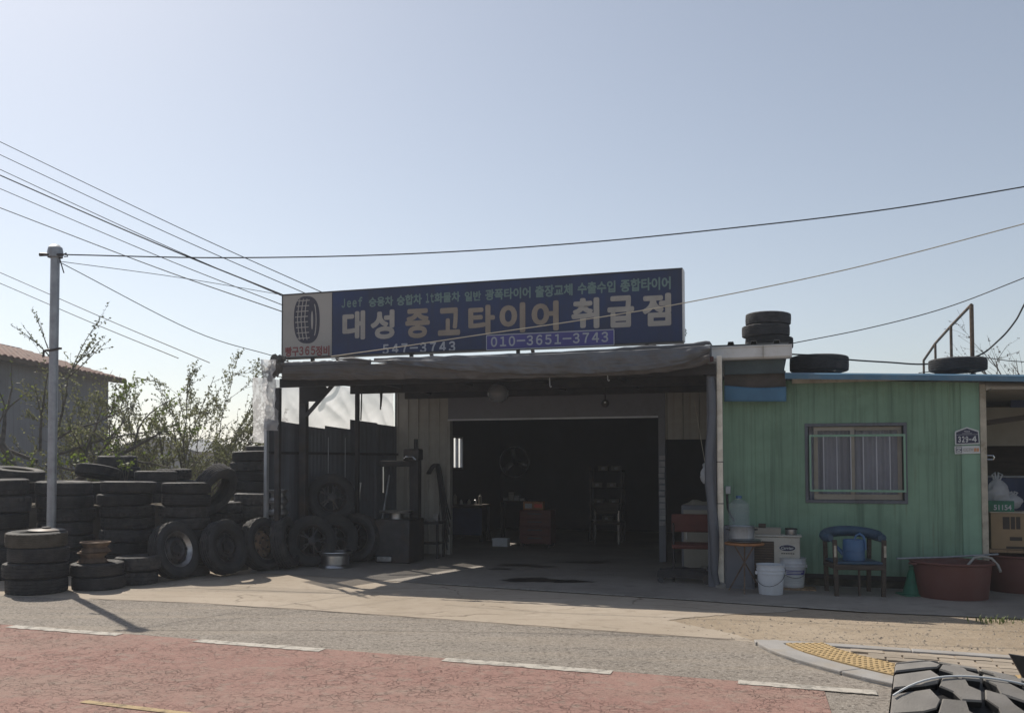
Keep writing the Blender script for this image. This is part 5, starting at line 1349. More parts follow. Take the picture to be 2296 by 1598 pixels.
MB().box(-.17, .17, -.12, .12, 0, .14).build('carton', M['orange_seat'], t, bevel=.004); MB().box(-.14, -.02, -.1225, -.1205, .03, .11).build('print', M['paper'], t); MB().box(.02, .15, -.1225, -.1205, .04, .10).build('print', M['red_print'], t)
o = ints('wall_fan', 'round wall fan with three blades on the garage back wall', 'fan', 1157, 1035, 19.3, z=1)
Mr = Matrix.Rotation(R(90), 4, 'X'); 
ring = [(.32*math.cos(2*math.pi*k/40), -.14, .32*math.sin(2*math.pi*k/40)) for k in range(40)]
MB().tube(ring, .012, 6, closed=True).build('guard_ring', M['steel'], o)
mb = MB()
for k in range(3):
    a = R(90 + 120*k + 8); e = Vector((math.cos(a), 0, math.sin(a))); s = Vector((-e.z, 0, e.x))
    mb.add([tuple(e*.05 + s*.03 + Vector((0,-.12,0))), tuple(e*.05 - s*.03 + Vector((0,-.10,0))), tuple(e*.29 - s*.05 + Vector((0,-.10,0))), tuple(e*.29 + s*.05 + Vector((0,-.14,0)))], [(0,1,2,3)])
mb.build('blade', M['alloy'], o, solid=.006); MB().lathe([(.06, 0), (.06, .10), (.03, .15), (0, .15)], 18, Matrix.Rotation(R(90), 4, 'X')).build('motor', M['black_metal'], o)
MB().box(-.03, .03, -.02, .3, -.03, .03).build('bracket', M['black_metal'], o)
o = ints('work_bench', 'dark work bench cluttered with tools along the left garage wall', 'bench', 1050, 1240, 16.2)
MB().box(-.6, .35, -.25, .3, .62, .66).build('top', M['wood_dark'], o)
for x, y in ((-.56, -.2), (.31, -.2), (-.56, .25), (.31, .25)): MB().box(x - .03, x + .03, y - .03, y + .03, 0, .62).build('leg', M['black_metal'], o)
MB().box(-.58, .33, -.245, -.23, .12, .60).build('front_cloth', M['navy_cloth'], o)
c = o.location
for k in range(7):
    x = -.5 + k*.125; w = Matrix.Rotation(-AL, 4, 'Z') @ Vector((x, rnd.uniform(-.15, .1), 0)); h = rnd.uniform(.05, .18)
    t = thing('oil_can', ['grey', 'tall', 'short', 'pale', 'dull', 'round', 'small'][k] + ' metal can among the clutter on the dark work bench', 'can', (c.x + w.x, c.y + w.y, .669))
    MB().lathe([(.0, 0), (.03, 0), (.03, h), (.012, h + .01), (.012, h + .03), (0, h + .03)], 14).build('can_body', M['steel' if k % 2 else 'tan_panel'], t)
o = ints('parts_rack', 'dark metal rack holding pale boxes deep inside the garage', 'rack', 1362, 1240, 17.0)
for x in (-.28, .28):
    for y in (-.18, .18): MB().box(x - .02, x + .02, y - .02, y + .02, 0, 1.35).build('upright', M['steel_dark'], o)
for z in (.35, .65, .95, 1.25): MB().box(-.30, .30, -.20, .20, z, z + .02).build('shelf', M['black_metal'], o)
c = o.location; k = 0
for z, xs_ in ((.37, (.02,)), (.67, (-.12, .14)), (.97, (-.16, .10)), (1.27, (-.05, .18))):
    for x in xs_:
        w = Matrix.Rotation(-AL, 4, 'Z') @ Vector((x, -.08, 0)); t = thing('parts_carton', ['lowest-shelf pale', 'left second-shelf', 'right second-shelf', 'left third-shelf', 'right third-shelf', 'left top-shelf', 'right top-shelf'][k] + ' carton on the dark metal rack', 'carton', (c.x + w.x, c.y + w.y, .009 + z + .001), -AL + rnd.uniform(-.15, .15), 'cartons on the rack')
        MB().box(-.085, .085, -.08, .08, 0, .085).build('carton_body', M['carton_dim'], t, bevel=.004); MB().box(-.03, .03, -.0815, -.0802, .02, .06).build('tape', M['paper'], t); k += 1
def simple_chair(o, w, d, sh, bh, mseat, mleg, curved=False):
    MB().box(-w/2, w/2, -d/2, d/2, sh - .05, sh).build('seat', mseat, o, bevel=.015)
    MB().box(-w/2, w/2, d/2 - .05, d/2, sh + .12, bh).build('backrest', mseat, o, bevel=.02)
    for x in (-w/2 + .02, w/2 - .02):
        MB().tube([(x, -d/2 + .03, 0), (x, -d/2 + .03, sh - .05)], .013, 8).build('leg', mleg, o)
        MB().tube([(x, d/2 - .02, 0), (x, d/2 - .02, bh - .03)], .013, 8).build('leg', mleg, o)
        MB().tube([(x, -d/2 + .03, sh - .05), (x, -d/2 + .03, sh + .19), (x, -d/2 + .06, sh + .22), (x, d/2 - .03, sh + .22)], .013, 8).build('armrest', mleg, o)
o = ints('steel_chair', 'dark steel-legged chair in the depth of the garage', 'chair', 1361, 1246, 16.2); o.rotation_euler.z += .2
simple_chair(o, .44, .42, .40, .72, M['wood_dark'], M['chrome'])
o = ints('white_crate', 'pale plastic crate on the garage floor near a patch of sunlight', 'crate', 1124, 1236, 15.3)
mb = MB(); mb.box(-.13, .13, -.09, .09, 0, .01); mb.box(-.13, .13, -.09, -.08, .01, .13); mb.box(-.13, .13, .08, .09, .01, .13); mb.box(-.13, -.12, -.08, .08, .01, .13); mb.box(.12, .13, -.08, .08, .01, .13); mb.build('crate_body', M['plastic_white'], o); MB().box(-.135, .135, -.096, -.0905, .115, .135).build('rim', M['plastic_white'], o)
o = ints('wall_shelf', 'small loaded shelf in the middle of the dark garage', 'shelf', 1153, 1122, 17.2, z=1); zz = o.location.z
MB().box(-.24, .24, -.12, .12, -.02, 0).build('board', M['wood_dark'], o)
for x in (-.22, .22): MB().box(x - .015, x + .015, -.1, .1, -zz + .01, -.021).build('leg', M['black_metal'], o)
c = o.location
for k, (x, h, m_) in enumerate(((-.16, .06, 'paper'), (-.05, .16, 'tan_panel'), (.06, .09, 'paper'), (.17, .05, 'steel'))):
    w = Matrix.Rotation(-AL, 4, 'Z') @ Vector((x, 0, 0)); t = thing('shelf_item', ('flat pale', 'tall tan', 'middle pale', 'low steel')[k] + ' box on the small garage shelf', 'box', (c.x + w.x, c.y + w.y, c.z + .001), -AL)
    MB().box(-.05, .05, -.05, .05, 0, h).build('box_body', M[m_], t, bevel=.003); MB().box(-.051, .051, -.051, .051, h*.8, h*.8 + .008).build('lid', M['wood_dark'], t)

# ---- right bay: white cabinet, red chair
o = ints('white_cabinet', 'pale cabinet standing in the side doorway behind the red chair', 'cabinet', 1572, 1255, 12.6)
MB().box(-.23, .3, -.2, .2, 0, .86).build('body', M['grey_clad'], o, bevel=.012); MB().box(-.20, .27, -.212, -.201, .06, .80).build('door', M['tan_panel'], o, bevel=.004); MB().box(-.17, -.155, -.228, -.213, .42, .56).build('handle', M['steel'], o); 
c = o.location; t = thing('cloth_heap', 'crumpled cloth on the pale cabinet', 'cloth', (c.x, c.y, .870))
def cl(i, j): x = -.2 + .4*i; y = -.15 + .3*j; e = min(1, 5*min(i, 1-i))*min(1, 5*min(j, 1-j)); return (x, y, e*(.05 + .04*NZ.noise(Vector((x*8, y*8, 1)))))
mb = MB(); mb.grid(cl, 24, 18); mb.build('cloth', M['tan_panel'], t, smooth=70)
o = ints('red_chair', 'worn red padded chair under the canopy by the right post', 'chair', 1555, 1292, 11.55); o.rotation_euler.z += .1
simple_chair(o, .50, .46, .44, .78, M['red_seat'], M['black_metal'])

# ---- air conditioner, stool table, pots
b = G(1752, 1321)
ac = thing('air_conditioner_unit', 'white air-conditioner outdoor unit with oval logo against the green container', 'air conditioner', (b.x, b.y + .05, .0), -AL)
W2, Dp, H0, H1 = .30, .26, .06, .58
mb = MB(); mb.box(-.33, .22, 0, Dp, H0, H1); mb.build('casing', M['ac_white'], ac, bevel=.012)
MB().box(-.31, -.055, -.006, -.001, H0 + .04, H1 - .05).build('grille_back', M['brown_band'], ac)
for k in range(15): MB().box(-.308, -.058, -.014, -.007, H0 + .05 + k*.028, H0 + .058 + k*.028).build('grille_slat', M['rust_steel'], ac)
MB().box(-.35, .24, -.012, Dp + .01, H1 + .001, H1 + .02).build('top_cover', M['ac_white'], ac, bevel=.006)
for x in (-.28, .16): MB().box(x - .03, x + .03, 0, Dp, 0, H0 - .001).build('foot', M['black_metal'], ac)
e = [(.085*math.cos(2*math.pi*k/32), .034*math.sin(2*math.pi*k/32)) for k in range(32)]
Mf = Matrix.Translation((.085, -.001, .46)) @ Matrix.Rotation(R(90), 4, 'X')
MB().prism([(x*1.07, y*1.12) for x, y in e], 0, .002, Mf).build('logo_rim', M['plate_white'], ac, smooth=0, recalc=True); lo = MB().prism(e, .0021, .004, Mf).build('logo_oval', M['navy_plate'], ac, smooth=0, recalc=True)
me = text_mesh('Carrier', .018); xs = [v_.co.x for v_ in me.vertices]; ys = [v_.co.y for v_ in me.vertices]
for v_ in me.vertices:
    x = (v_.co.x - min(xs))/(max(xs) - min(xs)); y = (v_.co.y - min(ys))/(max(ys) - min(ys)); v_.co = (.085 - .066 + .132*x + .010*(y - .5), -.0062, .46 - .016 + .032*y)
me.materials.clear(); link('lettering', me, M['plate_white'], lo)
for k in range(6): MB().box(.02 + k*.024, .038 + k*.024, -.0022, -.001, .393, .404).build('small_print', M['print_dark'], ac)
c = ac.location
def on_ac(name, label, cat, x, y): w = Matrix.Rotation(-AL, 4, 'Z') @ Vector((x, y, 0)); return thing(name, label, cat, (c.x + w.x, c.y + w.y, H1 + .021), -AL)
o = on_ac('wood_tray', 'shallow grey wooden tray on the air conditioner', 'tray', -.12, .12); mb = MB(); mb.box(-.14, .14, -.09, .09, 0, .01); mb.box(-.14, .14, -.09, -.08, .01, .075); mb.box(-.14, .14, .08, .09, .01, .075); mb.box(-.14, -.13, -.08, .08, .01, .075); mb.box(.13, .14, -.08, .08, .01, .075); mb.build('tray_body', M['tan_panel'], o); MB().box(-.10, -.02, -.05, .02, .011, .12).build('block', M['wood_dark'], o)
o = on_ac('ash_tin', 'round tin with dark lid on the air conditioner', 'tin', .13, .10); MB().lathe([(0, 0), (.06, 0), (.063, .01), (.063, .06), (0, .06)], 24).build('tin_body', M['steel'], o); MB().lathe([(.066, .0605), (.067, .075), (0, .08)], 24).build('lid', M['black_metal'], o)
b = G(1671, 1334)
st = thing('round_table', 'small round folding table with orange plywood top by the white downpipe', 'table', (b.x + .06, b.y + .2, 0), -AL)
MB().lathe([(.0, .52), (.20, .52), (.21, .53), (.205, .545), (.0, .545)], 32).build('top', M['orange_seat'], st)
for a in range(3):
    t = R(90 + 120*a + 180); MB().tube([(.20*math.cos(t), .20*math.sin(t), 0), (.02*math.cos(t), .02*math.sin(t), .30), (-.12*math.cos(t), -.12*math.sin(t), .518)], .008, 6).build('leg', M['rust_steel'], st)
c = st.location
o = thing('metal_tray', 'thin bright metal trays piled on the round folding table', 'tray', (c.x, c.y, .546)); MB().lathe([(0, 0), (.16, 0), (.18, .015), (.178, .017), (.15, .006), (0, .006)], 32).build('tray', M['alloy'], o); MB().lathe([(0, .0185), (.14, .0185), (.16, .03), (.158, .032), (.14, .024), (0, .024)], 32, Matrix.Translation((.02, 0, 0))).build('tray', M['alloy'], o)
o = thing('stock_pot', 'large grey cooking pot on the trays of the round table', 'pot', (c.x - .02, c.y + .03, .572)); MB().lathe([(0, 0), (.12, 0), (.135, .02), (.135, .14), (.142, .15), (.13, .15), (.12, .02), (0, .012)], 32).build('pot_body', M['galv'], o)
for s in (-1, 1): MB().tube([(s*.135, -.03, .11), (s*.165, -.02, .115), (s*.165, .02, .115), (s*.135, .03, .11)], .008, 6).build('handle', M['black_metal'], o)
b2 = D(1668, 1180, c.y + .42)
o = thing('cabinet_block', 'grey box cabinet behind the round folding table', 'cabinet', (c.x + .07, c.y + .40, 0), -AL)
MB().box(-.16, .16, -.12, .14, 0, .70).build('body', M['grey_clad'], o, bevel=.01); MB().box(-.14, .14, -.128, -.121, .04, .66).build('door', M['grey_clad'], o, bevel=.004)
o = thing('water_bottle', 'clear ribbed water-cooler bottle on the grey box cabinet', 'bottle', (c.x + .07, c.y + .40, .701))
pr = [(0, 0), (.10, 0), (.115, .015)]
for k in range(5): pr += [(.118, .03 + k*.04), (.112, .045 + k*.04), (.118, .06 + k*.04)]
pr += [(.112, .25), (.06, .29), (.03, .30), (.03, .33), (0, .33)]
MB().lathe(pr, 28).build('bottle_body', M['clear_plastic'], o); MB().lathe([(.033, .31), (.033, .34), (0, .34)], 16).build('cap', M['blue_can'], o)
o = root_uv('wall_box', 'small grey electrical box on the green wall by the downpipe', 'electric box'); u, z = V(1631, 1098, VC - .05); MB().box(u - .02, u + .035, VC - .06, VC - .001, z - .045, z + .045).build('box_body', M['tin_edge'], o, bevel=.005)
pts = [duv(1630, 1108, VC - .07), duv(1632, 1140, VC - .09), duv(1640, 1158, VC - .12), duv(1646, 1166, VC - .14)]; MB().tube(pts, .014, 8).build('hose', M['hose_black'], o, smooth=60)

# ---- pails
def pail(px, py, label, printed):
    b = G(px, py); o = thing('pail', label, 'pail', (b.x, b.y + .13, 0), -.15); H = .325
    MB().lathe([(0, .0), (.118, .0), (.122, .006), (.138, .225), (.146, .226), (.147, .238), (.139, .240), (.141, .262), (.148, .263), (.149, .274), (.142, .276), (.145, H - .008), (.150, H), (.140, H), (.118, .012), (0, .01)], 40).build('bucket', M['plastic_white'], o)
    hp = []
    for k in range(13):
        t = math.pi*k/12; hp.append((.150*math.cos(t), -.150*math.sin(t)*.98 - .012*math.sin(t), .232 - .12*math.sin(t)*(1 if printed else 1) + (0 if printed else .05*math.cos(t))))
    MB().tube(hp, .0028, 6).build('handle', M['steel_dark'], o)
    for s in (-1, 1): MB().box(s*.146 - .012, s*.146 + .012, -.02, .02, .215, .25).build('lug', M['plastic_white'], o, bevel=.004)
    if printed:
        def lab(z0, z1, a0, a1, r0): 
            mb = MB(); rr = lambda z: .122 + (.138 - .122)*z/.225 + r0
            mb.lathe([(rr(z0), z0), (rr(z1), z1)], 16, a0=a0, a1=a1); return mb
        lab(.02, .205, R(205), R(335), .0012).build('label', M['plate_white'], o); bl = lab(.145, .195, R(215), R(325), .002).build('blue_band', M['purple'], o)
        for k in range(4): lab(.055 + k*.018, .060 + k*.018, R(225), R(318 - 9*k), .002).build('print_line', M['letter_grey'], o)
        for k in range(2): lab(.158 + k*.017, .166 + k*.017, R(228), R(300 + 12*k), .0028).build('print_line', M['plate_white'], o)
pail(1738, 1336, 'plain white plastic pail with wire handle before the air conditioner', False)
b = G(1787, 1325); o = thing('plank', 'flat board under the printed white pail', 'board', (b.x + .03, b.y + .15, 0), -AL); MB().box(-.24, .22, -.15, .13, 0, .025).build('board', M['wood'], o, bevel=.004); MB().box(-.20, -.14, -.15, .13, .0251, .03).build('nail_strip', M['wood_dark'], o)
pail(1787, 1323, 'white plastic pail with blue printed label before the air conditioner', True); bpy.data.objects['pail.001'].location.z = .0255

# ---- armchair with watering can
b = G(1933, 1338)
ch = thing('armchair', 'old round-backed armchair with blue vinyl pad against the green container', 'armchair', (b.x, b.y + .20, 0), -.12)
seatz = .37
MB().box(-.25, .25, -.24, .24, seatz - .085, seatz - .03).build('apron', M['wood_dark'], ch, bevel=.01); MB().box(-.235, .235, -.235, .22, seatz - .029, seatz).build('seat', M['navy_vinyl'], ch, bevel=.015)
arc = [(.285*math.cos(R(-25 + 230*k/24)), .0 + .24*math.sin(R(-25 + 230*k/24)), seatz + .24 + .055*max(0, math.sin(R(-25 + 230*k/24)))) for k in range(25)]
MB().tube(arc, [.035] + [.048]*3 + [.058]*17 + [.048]*3 + [.035], 12).build('back_pad', M['navy_vinyl'], ch, smooth=60)
for x, y in ((-.235, -.21), (.235, -.21), (-.22, .21), (.22, .21)):
    MB().bar((x, y, 0), (x*1.06, y, seatz + .23), .042, .042).build('leg', M['wood_dark'], ch, bevel=.006)
for s in (-1, 1): MB().box(s*.251 - .012, s*.251 + .012, -.2345, -.232, seatz + .05, seatz + .17).build('bare_wood_patch', M['cream_trim'], ch)
MB().box(-.01, .01, -.2, -.18, .0, seatz - .086).build('centre_support', M['wood_dark'], ch)
c = ch.location
wc = thing('watering_can', 'blue plastic watering can standing on the round-backed armchair', 'watering can', (c.x - .02, c.y - .06, seatz + .001), -.1)
MB().lathe([(0, 0), (.105, 0), (.112, .012), (.108, .10), (.112, .105), (.108, .20), (.103, .222), (.095, .224), (.09, .20), (0, .195)], 32).build('can_body', M['blue_can'], wc)
MB().tube([(.0, -.02, .215), (.02, -.02, .265), (.055, -.03, .285), (.085, -.05, .26), (.098, -.065, .20), (.100, -.07, .12)], [.012, .012, .013, .013, .012, .012], 8).build('handle', M['blue_can'], wc, smooth=60)
MB().tube([(-.09, .05, .06), (-.16, .09, .15), (-.21, .12, .235)], [.024, .016, .012], 10).build('spout', M['blue_can'], wc, smooth=60)

# ---- green cone, tubs, pole, hose
b = G(2057, 1338); o = thing('green_cone', 'faded dark green cone standing left of the red tub', 'cone', (b.x, b.y + .1, 0))
MB().box(-.13, .13, -.13, .13, 0, .025).build('base', M['cone_green'], o, bevel=.015)
MB().lathe([(.105, .025), (.10, .03), (.06, .17), (.045, .24), (.028, .285), (.034, .29), (.034, .31), (.02, .322), (0, .322)], 24).build('cone_body', M['cone_green'], o)
def tub(px, py, rt, rb, h, label):
    b = G(px, py); o = thing('rubber_tub', label, 'tub', (b.x, b.y + rb, 0))
    MB().lathe([(0, 0), (rb, 0), (rb + .008, .01), (rt - .03, h - .04), (rt - .028, h - .03), (rt, h - .02), (rt + .004, h - .008), (rt - .006, h), (rt - .035, h - .012), (rb - .02, .02), (0, .018)], 56).build('tub_body', M['red_tub'], o)
    for s in (-1, 1): MB().tube([(s*(rt - .01), -.06, h - .03), (s*(rt + .022), -.04, h - .03), (s*(rt + .022), .04, h - .03), (s*(rt - .01), .06, h - .03)], .012, 6).build('handle', M['red_tub'], o)
    return o
t1 = tub(2174, 1349, .40, .325, .385, 'large round dull-red rubber tub with a hose hanging over its rim')
t2 = tub(2330, 1334, .40, .33, .41, 'second dull-red rubber tub partly behind the one with the hose')
c = t1.location
a = D(2060, 1248, c.y - .05); b = D(2240, 1228, c.y + .28)
za = .385 + .016
mb = MB(); mb.tube([(c.x - .55, c.y + .05, za + .0), (c.x, c.y + .12, za + .008), (c.x + .62, c.y + .22, za + .03)], .011, 8); tag(mb.build('garden_pole', M['galv']), 'thin grey pole lying across the red tubs', 'pole')
mb = MB(); mb.tube([(c.x + .10, c.y - .05, .20), (c.x + .16, c.y - .02, .34), (c.x + .24, c.y, .415), (c.x + .33, c.y - .01, .43), (c.x + .41, c.y - .02, .41), (c.x + .47, c.y - .03, .34), (c.x + .455, c.y - .10, .28)], .014, 8); tag(mb.build('garden_hose', M['hose_grey'], smooth=60), 'grey garden hose hanging over the rim of the large tub', 'hose')

# ---- goods in the open shed
def sduv(px, py, v): u, z = V(px, py, v); return UV(u, v, z)
o = root_uv('goods_table', 'low table in the open shed carrying boxes and bags', 'table'); u0, zt = V(2222, 1236, VC + .35)
zt = .46
MB().box(su0 + .02, su0 + 1.2, VC + .15, VC + .75, zt - .03, zt).build('top', M['wood'], o)
for x in (su0 + .06, su0 + 1.15):
    for y in (VC + .2, VC + .7): MB().box(x - .025, x + .025, y - .025, y + .025, 0, zt - .031).build('leg', M['wood_dark'], o)
o = root_uv('carton', 'big printed cardboard carton on the table in the open shed', 'carton'); bu0, bz1 = V(2221, 1149, VC + .22); bu1 = V(2330, 1149, VC + .22)[0]
MB().box(bu0, bu1, VC + .22, VC + .60, zt + .001, bz1).build('carton_body', M['cardboard'], o, bevel=.004)
for x0, x1, y0, y1 in ((2248, 2264, 1158, 1186), (2266, 2276, 1158, 1186), (2278, 2288, 1158, 1186), (2264, 2292, 1203, 1212), (2256, 2300, 1224, 1233)):
    a, z1 = V(x0, y0, VC + .22); b, z0 = V(x1, y1, VC + .22); MB().box(a, b, VC + .2175, VC + .2195, max(z0, zt + .01), z1).build('print', M['print_dark'], o)
MB().box(bu0 - .01, bu1, VC + .21, VC + .61, bz1 + .001, bz1 + .012).build('lid_edge', M['cream_trim'], o)
o = root_uv('number_plate', 'green metal plate with white digits propped on the carton', 'plate'); a, z1 = V(2216, 1122, VC + .22); b, _ = V(2275, 1122, VC + .22)
MB().box(a, b, VC + .235, VC + .245, bz1 + .013, z1).build('plate', M['cone_green'], o, bevel=.004); lettering('51154', 2228, 2268, 1131, 1143, VC + .235, M['letter_grey'], o, .02, .002)
p = sduv(2236, 1122, VC + .38); bag('plastic_bag', (p.x, p.y, p.z - .08), .26, .33, 'full white plastic bag on the carton in the open shed', M['bag'], 5)
p = sduv(2272, 1136, VC + .42); bag('plastic_bag', (p.x, p.y, p.z - .02), .20, .16, 'flat white plastic bag behind the green plate in the shed', M['bag'], 8)
o = root_uv('vinyl_sheet', 'navy vinyl sheet hung at the back of the open shed', 'sheet'); 
def vs2(i, j): u = su0 + .05 + 1.3*i; return (u, VC + 1.0 + .02*math.sin(i*25), .02 + 1.22*j)
mb = MB(); mb.grid(vs2, 50, 4); mb.build('vinyl', M['navy_cloth'], o, smooth=70); MB().tube([(su0 + .03, VC + 1.0, 1.25), (su0 + 1.4, VC + 1.0, 1.25)], .012, 8).build('rail', M['galv'], o)
o = root_uv('steel_bracket', 'bright double steel tube fixed behind the container corner', 'bracket'); 
for y in (1021, 1030): MB().tube([duv(2205, y, VC + .2), duv(2226, y, VC + .2)], .010, 8).build('tube', M['chrome'], o)
MB().tube([duv(2226, 1021, VC + .2), duv(2229, 1025.5, VC + .2), duv(2226, 1030, VC + .2)], .010, 8).build('bend', M['chrome'], o)

# ---- pipe frame on the container roof
o = thing('pipe_frame', 'rusty pipe frame with sloping rail on the container roof', 'pipe frame')
def rz(p): u, v = uv(p); return roofz(u) + .07
posts = [(2178, 683, 11.0, .024), (2132, 731, 11.9, .018), (2097, 770, 12.7, .016), (2071, 808, 13.4, .016)]
tops = []
for px, py, dpt_, r in posts:
    p = D(px, py, dpt_); tops.append(p); MB().tube([(p.x, p.y, rz(p)), (p.x, p.y, p.z)], r, 8).build('upright', M['rust_steel'], o)
MB().tube([tops[0], tops[1], tops[2], tops[3]], .017, 8).build('rail', M['rust_steel'], o)
# rags tied at the foot of the tall upright
r_ = random.Random(4); mb = MB(); p = D(2178, 815, 10.98)
for k in range(16):
    a = r_.uniform(0, 6.28); s = r_.uniform(.03, .09); q = [tuple(p + Vector((s*math.cos(a + t)*r_.uniform(.5, 1.2), r_.uniform(-.03, .02), s*math.sin(a + t)*r_.uniform(.6, 1.2) - .02))) for t in (0, 1.6, 3.1, 4.7)]
    mb.add(q, [(0,1,2,3)])
tag(mb.build('tied_rag', M['tarp'], smooth=0, solid=.004), 'grey rags tied at the foot of the tall roof pipe', 'rag')
# ================================================================== TREES
def grow(wood, tips, p, d, L, r, lvl, r_, droop, seg=6, wob=.16, kids=(3, 5), kl=(.45, .7), spread=.7):
    pts = [p.copy()]; rs = [r]; d = d.normalized()
    for k in range(seg):
        d = (d + Vector((r_.gauss(0, wob), r_.gauss(0, wob), r_.gauss(0, wob*.7) - droop*(k/seg))))
        d.normalize(); p = p + d*(L/seg); pts.append(p.copy()); rs.append(max(.0022, r*(1 - .78*(k+1)/seg)))
    wood.tube(pts, rs, 6 if r > .012 else 4, cap=False)
    tips.append((pts, lvl))
    if lvl > 0:
        for _ in range(r_.randint(*kids)):
            t = r_.uniform(.25, .97); i = min(int(t*seg), seg-1); f = t*seg - i; q = pts[i].lerp(pts[i+1], f); dd = (pts[i+1] - pts[i]).normalized()
            a = Vector((r_.gauss(0,1), r_.gauss(0,1), r_.gauss(.25, .8))).normalized(); nd_ = (dd + a*spread).normalized()
            grow(wood, tips, q, nd_, L*r_.uniform(*kl)*(1 - .35*t), max(.003, rs[i]*.62), lvl - 1, r_, droop, max(4, seg-1), wob, kids, kl, spread)
def leaves(tips, r_, step, size, minlvl=1, dens=1.0, per=(2, 4)):
    mb = MB()
    for pts, lvl in tips:
        if lvl > minlvl: continue
        for a, b in zip(pts, pts[1:]):
            L = (b - a).length; n = max(1, int(L/step))
            for k in range(n):
                if r_.random() > dens: continue
                q = a.lerp(b, (k + r_.random())/n)
                for _ in range(r_.randint(*per)):
                    v = Vector((r_.gauss(0,1), r_.gauss(0,1), r_.gauss(.3,1))).normalized(); s = size*r_.uniform(.55, 1.25); w = v.cross(Vector((r_.gauss(0,1), r_.gauss(0,1), r_.gauss(0,1)))).normalized()*s*.32
                    m_ = q + v*s*.5; t = q + v*s
                    mb.add([tuple(q), tuple(m_ + w), tuple(t), tuple(m_ - w)], [(0,1,2,3)])
    return mb
def tree(label, base, stems, r_, lvl, droop, leafm, step, size, dens=1.0, cat='tree', name='tree', wob=.14, kids=(3,5), per=(2,4), spread=.7, minlvl=1, kl=(.45,.7)):
    o = thing(name, label, cat, base); wood = MB(); tips = []
    for off, d, L, r in stems: grow(wood, tips, Vector(off), Vector(d), L, r, lvl, r_, droop, 8, wob, kids, kl, spread)
    wood.build('trunk', M['bark'], o, smooth=60); lv = leaves(tips, r_, step, size, minlvl, dens, per); lv.build('crown', leafm, o, smooth=0)
    return o, len(lv.f)
r_ = random.Random(21)
b = Vector(((425 - PX)/FPX*16.6, 16.6, .0)); stems = []
for k in range(40):
    a = 2*math.pi*k/40 + r_.uniform(-.2, .2); sp_ = r_.uniform(.25, 1.7); stems.append(((.30*math.cos(a)*r_.random(), .30*math.sin(a)*r_.random(), 0), (math.cos(a)*sp_*1.25, math.sin(a)*sp_*.7, 1), r_.uniform(2.3, 3.2), r_.uniform(.013, .028)))
print('leaves', tree('bushy many-stemmed tree with fresh small leaves behind the tyre stacks', b, stems, r_, 2, .10, M['leaf'], .075, .042, .85, wob=.10, kids=(6, 8), spread=.62, minlvl=2, kl=(.32, .52))[1])
r_ = random.Random(5)
b = Vector(((70 - PX)/FPX*14.9, 14.9, .55)); stems = [((0, 0, 0), (.25, -.05, 1), 2.2, .10), ((.05, 0, .1), (.55, .0, .8), 2.4, .07), ((-.1, 0, 0), (-.45, 0, 1), 2.0, .05), ((.3, 0, 1.0), (1.0, .1, .18), 1.7, .028), ((.25, 0, .8), (1.0, .0, .05), 1.6, .026), ((.35, 0, 1.2), (.9, .1, .6), 1.5, .024), ((.1, 0, .9), (-.9, 0, .25), 1.6, .035)]
tree('dark old tree with crooked bare branches behind the metal pole', b, stems, r_, 2, .0, M['leaf_bright'], .13, .055, .55, wob=.17, kids=(3, 5), spread=.75, minlvl=1)
# long budding shoots rising above the roof line
r_ = random.Random(8)
stems = []
for px, py, bx, by in ((205, 735, 150, 850), (245, 760, 155, 845), (232, 700, 150, 850), (35, 712, 112, 800), (62, 705, 112, 790), (240, 745, 160, 830)):
    p0 = D(bx, by, 15.0); p1 = D(px, py, 15.0); stems.append((tuple(p0), tuple(p1 - p0), (p1 - p0).length, .011))
stems.append((tuple(D(120, 1010, 15.0)), tuple(D(150, 850, 15.0) - D(120, 1010, 15.0)), 1.25, .03)); stems.append((tuple(D(90, 1010, 15.0)), tuple(D(112, 800, 15.0) - D(90, 1010, 15.0)), 1.6, .025))
tree('slender tree with long budding shoots above the grey house eave', (0,0,0), stems, r_, 1, .02, M['leaf_grey'], .05, .050, .9, wob=.06, kids=(1, 2), spread=.35, minlvl=1, per=(2, 3))
r_ = random.Random(31)
b = Vector(((225 - PX)/FPX*17.2, 17.2, 0)); stems = []
for k in range(16):
    a = r_.uniform(0, 6.28); s = r_.uniform(.2, .8); stems.append(((r_.uniform(-.7, .7), r_.uniform(-.2, .2), 0), (math.cos(a)*s, math.sin(a)*s*.5, 1), r_.uniform(2.0, 2.9), .018))
tree('dense green shrub covering the end of the grey house wall', b, stems, r_, 2, .03, M['leaf'], .085, .050, .75, 'shrub', 'shrub', kids=(4, 6), minlvl=2)
r_ = random.Random(77)
b = Vector(((2330 - PX)/FPX*19.0, 19.0, 0)); stems = [((0,0,0), (-.1, 0, 1), 3.2, .07)] + [((0, 0, 1.0), (math.cos(a)*.7, math.sin(a)*.5, 1), 2.9, .035) for a in [r_.uniform(0, 6.28) for _ in range(9)]]
tree('leafless grey tree beyond the container at the shed side', b, stems, r_, 2, .0, M['bark'], .2, .035, .5, wob=.16, kids=(4, 6), minlvl=0)
